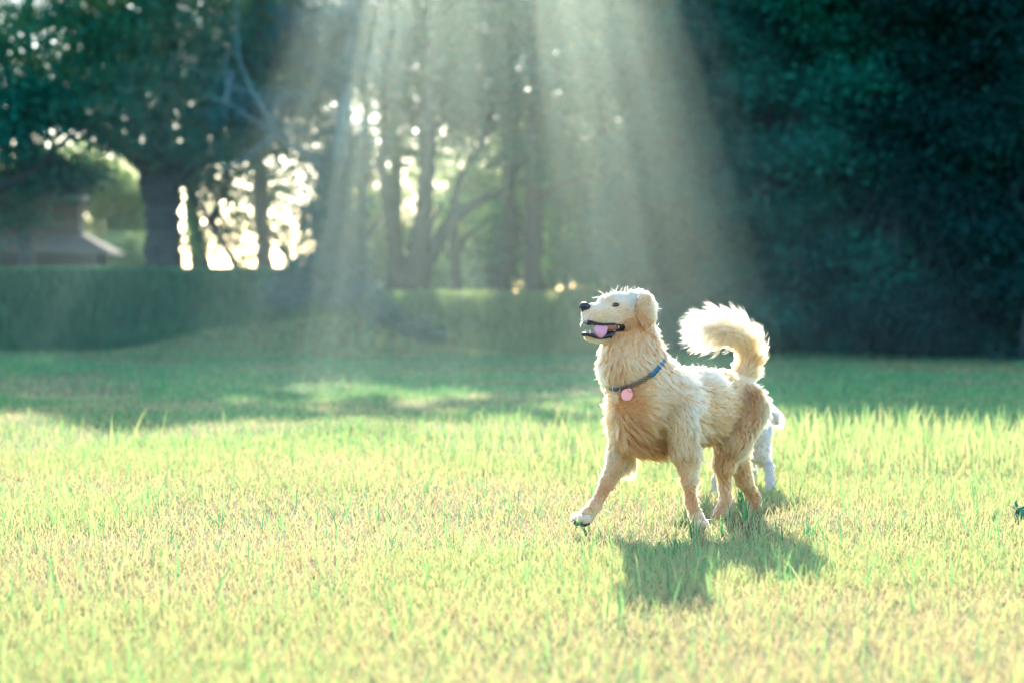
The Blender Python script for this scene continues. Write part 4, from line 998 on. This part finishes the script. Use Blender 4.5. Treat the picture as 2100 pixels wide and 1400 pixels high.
def g_tone(p, n, bi):
    t = tones[bi].copy(); k = kinds[bi]
    big = noise(p, 9.0) - 0.5; mid_ = noise(p * np.array([1, 1, 0.6]), 26.0) - 0.5
    t += np.where(np.isin(k, ['trunk', 'neck', 'jaw']), 0.12, 0.05)
    t += np.where((k == 'head') | (k == 'muzzle') | (k == 'paw'), 0.12, 0.62) * big + 0.24 * mid_
    e = (np.linalg.norm(p - ear_c, axis=1) < 0.075) & (np.abs((p - ear_c) @ ear_n) < 0.024)
    t = np.where(e, 0.64 + 0.6 * mid_ + 0.5 * big, t)
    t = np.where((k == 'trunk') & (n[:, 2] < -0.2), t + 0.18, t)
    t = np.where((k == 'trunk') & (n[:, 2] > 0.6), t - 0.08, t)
    return t
gN = np.zeros_like(gV_); _n = tri_normals(gV_, gQ_)
for c_ in range(4): np.add.at(gN, gQ_[:, c_], _n)
gN /= np.linalg.norm(gN, axis=1)[:, None] + 1e-12
at_ = gbody.data.attributes.new('tone', 'FLOAT', 'POINT'); at_.data.foreach_set('value', np.clip(g_tone(gV_, gN, g.nearest(gV_)), 0, 1).astype(np.float32))
noseP = D(1200, 629, -.207)
def g_skip(p):
    s = np.linalg.norm((p - noseP) / np.array([1.25, 1, 1]), axis=1) < 0.021
    s |= np.linalg.norm(p - eye_pts[0], axis=1) < 0.0125
    s |= np.linalg.norm(p - eye_pts[1], axis=1) < 0.0125
    inside = (carve(p) < 0.0035) & (np.linalg.norm(p - hc, axis=1) < 0.12)
    s |= inside
    px_ = 1050 + p[:, 0] / p[:, 1] * F; py_ = HZ - (p[:, 2] - H) / p[:, 1] * F
    s |= (p[:, 2] < D(1190, 1071, -.28)[2]) & (np.abs(p[:, 0] - D(1192, 1072, -.27)[0]) < 0.035) & (p[:, 1] < Y0 - .2)
    return s
def g_flow(p, n, fd, bi):
    k = kinds[bi]; out = p - tail_c
    t = k == 'tail'
    fd = fd.copy(); fd[t] = fd[t]
    return fd
# whiskers and brow hairs
wr = np.random.default_rng(5); nw = 26; ep = np.zeros((nw, 6, 3))
for i in range(nw):
    if i < 22:
        x, y = wr.uniform(1196, 1212), wr.uniform(642, 654); a, _ = surf(x, y); dr = hd * wr.uniform(0.6, 1.0) + lat * wr.uniform(-0.1, 0.6) + np.array([0, 0, wr.uniform(-1.0, -0.2)]); Lw = wr.uniform(0.02, 0.045)
    else:
        a, _ = surf(1250 + wr.uniform(-6, 6), 612); dr = hd * 0.7 + np.array([0, 0, wr.uniform(0.2, 0.8)]); Lw = 0.03
    dr /= np.linalg.norm(dr)
    for k in range(6): ep[i, k] = a + dr * Lw * k / 5 + np.array([0, 0, -0.006]) * (k / 5) ** 2
ew = np.ones((nw, 6)) * 0.0005 * np.array([1, .9, .8, .65, .5, .2])
# curling stray hairs on the crown, nape and ruff, which catch the light
ns = 520; fl = np.linalg.norm(tri_normals(gV_, gQ_), axis=1)
cen = gV_[gQ_].mean(1); nrm = tri_normals(gV_, gQ_); nrm /= np.linalg.norm(nrm, axis=1)[:, None]
ck = kinds[g.nearest(cen)]
cand = np.where(((nrm[:, 2] > 0.25) | (nrm[:, 0] < -0.75) | (nrm[:, 0] > 0.8)) & np.isin(ck, ['head', 'neck', 'trunk', 'jaw', 'fore']) & (cen[:, 0] > D(1230, 0, -.14)[0]))[0]
cand = cand[~g_skip(cen[cand])]
ch = wr.choice(cand, ns); es = np.zeros((ns, 6, 3)); es[:, 0] = cen[ch]
ca = wr.standard_normal((ns, 3)); ca /= np.linalg.norm(ca, axis=1)[:, None]; Ls = wr.uniform(0.018, 0.042, ns)
ang = wr.uniform(0.6, 3.4, ns)
for k in range(1, 6):
    s = k / 5; d = nrm[ch] * (1 - 0.55 * s) + np.cross(ca, nrm[ch]) * (np.sin(ang * s) * 1.5)[:, None] + np.array([0.15, 0, 0.1]); d /= np.linalg.norm(d, axis=1)[:, None]
    es[:, k] = es[:, k - 1] + d * (Ls / 5)[:, None]
ee = np.concatenate([ep, es]); er_ = np.concatenate([ew, np.ones((ns, 6)) * 0.0004 * np.array([1, 1, .9, .8, .6, .3])]); et_ = np.full(len(ee), 0.1)
def g_dens(c):
    k = kinds[g.nearest(c)]
    return np.where(np.isin(k, ['head', 'muzzle', 'jaw', 'paw']), 5.5, np.where(np.isin(k, ['fore', 'hind']), 2.6, 1.0))
fur_curves("fur", g, gV_, gQ_, 300000, M['fur_gold'], golden, 3, g_len, g_tone, g_skip, flowfun=g_flow, extra=(ee, er_, et_), clump=0.36, dens=g_dens, radius=0.00042)

# ---- the smaller white dog beyond
KW = 10.3 / F
def W(px, py, Y, r): return np.append(P(px, py, Y), r * KW)
wdg = Beast()
wdg.chain([W(1400, 866, 9.95, 34), W(1450, 868, 10.05, 36), W(1500, 866, 10.2, 35), W(1543, 860, 10.35, 33)], 0.03, .014, .05, kind='trunk')
wdg.chain([W(1372, 850, 9.9, 20), W(1400, 860, 9.95, 26)], 0.02, .01, .05, kind='head')
wdg.chain([W(1346, 862, 9.85, 10), W(1372, 853, 9.9, 17)], 0.02, .005, .05, kind='head')
wdg.chain([W(1548, 885, 10.28, 35), W(1553, 922, 10.3, 25), W(1567, 944, 10.38, 13), W(1577, 958, 10.30, 9.5), W(1579, 982, 10.2, 8.5), W(1580, 998, 10.15, 8), W(1577, 1009, 10.1, 4.5)], 0.02, [.014, .012, .006, .004, .004, .004], [.02, .08, .3, .5, .7, .9], kind='hind')
wdg.chain([W(1535, 885, 10.48, 32), W(1533, 930, 10.48, 20), W(1540, 965, 10.52, 10), W(1537, 1000, 10.5, 8.5), W(1532, 1008, 10.45, 8)], 0.02, [.012, .01, .004, .004], .15, kind='hind')
wdg.chain([W(1478, 890, 9.98, 24), W(1482, 940, 10.02, 12), W(1468, 985, 10.06, 6.5), W(1465, 1010, 10.07, 6.5), W(1461, 1019, 10.04, 7)], 0.02, [.012, .006, .004, .004], .05, kind='fore')
wdg.chain([W(1425, 890, 10.12, 24), W(1420, 935, 10.12, 12), W(1412, 975, 10.1, 8), W(1408, 1008, 10.08, 7), W(1404, 1014, 10.05, 7)][:3], 0.02, [.012, .006], .05, kind='fore')
wdg.chain([W(1558, 838, 10.4, 16), W(1575, 842, 10.43, 12), W(1588, 855, 10.44, 11), W(1592, 864, 10.44, 8)], 0.015, [.014, .018, .022], [.05, .15, .3], kind='tail')
wflat = [(P(1384, 838, 9.84), (0.02, 0.007, 0.034), np.eye(3), 0.008), (P(1384, 838, 10.0), (0.02, 0.007, 0.034), np.eye(3), 0.008)]
wV, wQ = wdg.mesh(0.006, None, wflat); wV = smooth(wV, wQ, 4)
wb = P(1490, 1015, 10.2); wb[2] = 0
wdog = empty("white_dog", wb); tag(wdog, "smaller white dog walking behind the golden retriever, mostly hidden", "dog")
mk("body", wV, [wQ], M['skin_white'], wdog)
wt = np.array([q[6] for q in wdg.seg]); wl = np.array([q[5] for q in wdg.seg])
fur_curves("fur", wdg, wV, wQ, 26000, M['fur_white'], wdog, 4, lambda p, n, bi: wl[bi] * (1 + 0.8 * np.clip(n[:, 0], 0, 1)), lambda p, n, bi: wt[bi] + 0.14 + 0.2 * (noise(p, 12) - 0.5), lambda p: np.zeros(len(p), bool), clump=0.4, radius=0.0007)
b = MB(); b.ball(P(1337, 859, 9.83), 0.012); b.build("nose", M['black'], wdog)
for yy in (9.82, 9.94):
    b = MB(); b.ball(P(1368, 842, yy), 0.007); b.build("eye", M['eye'], wdog)
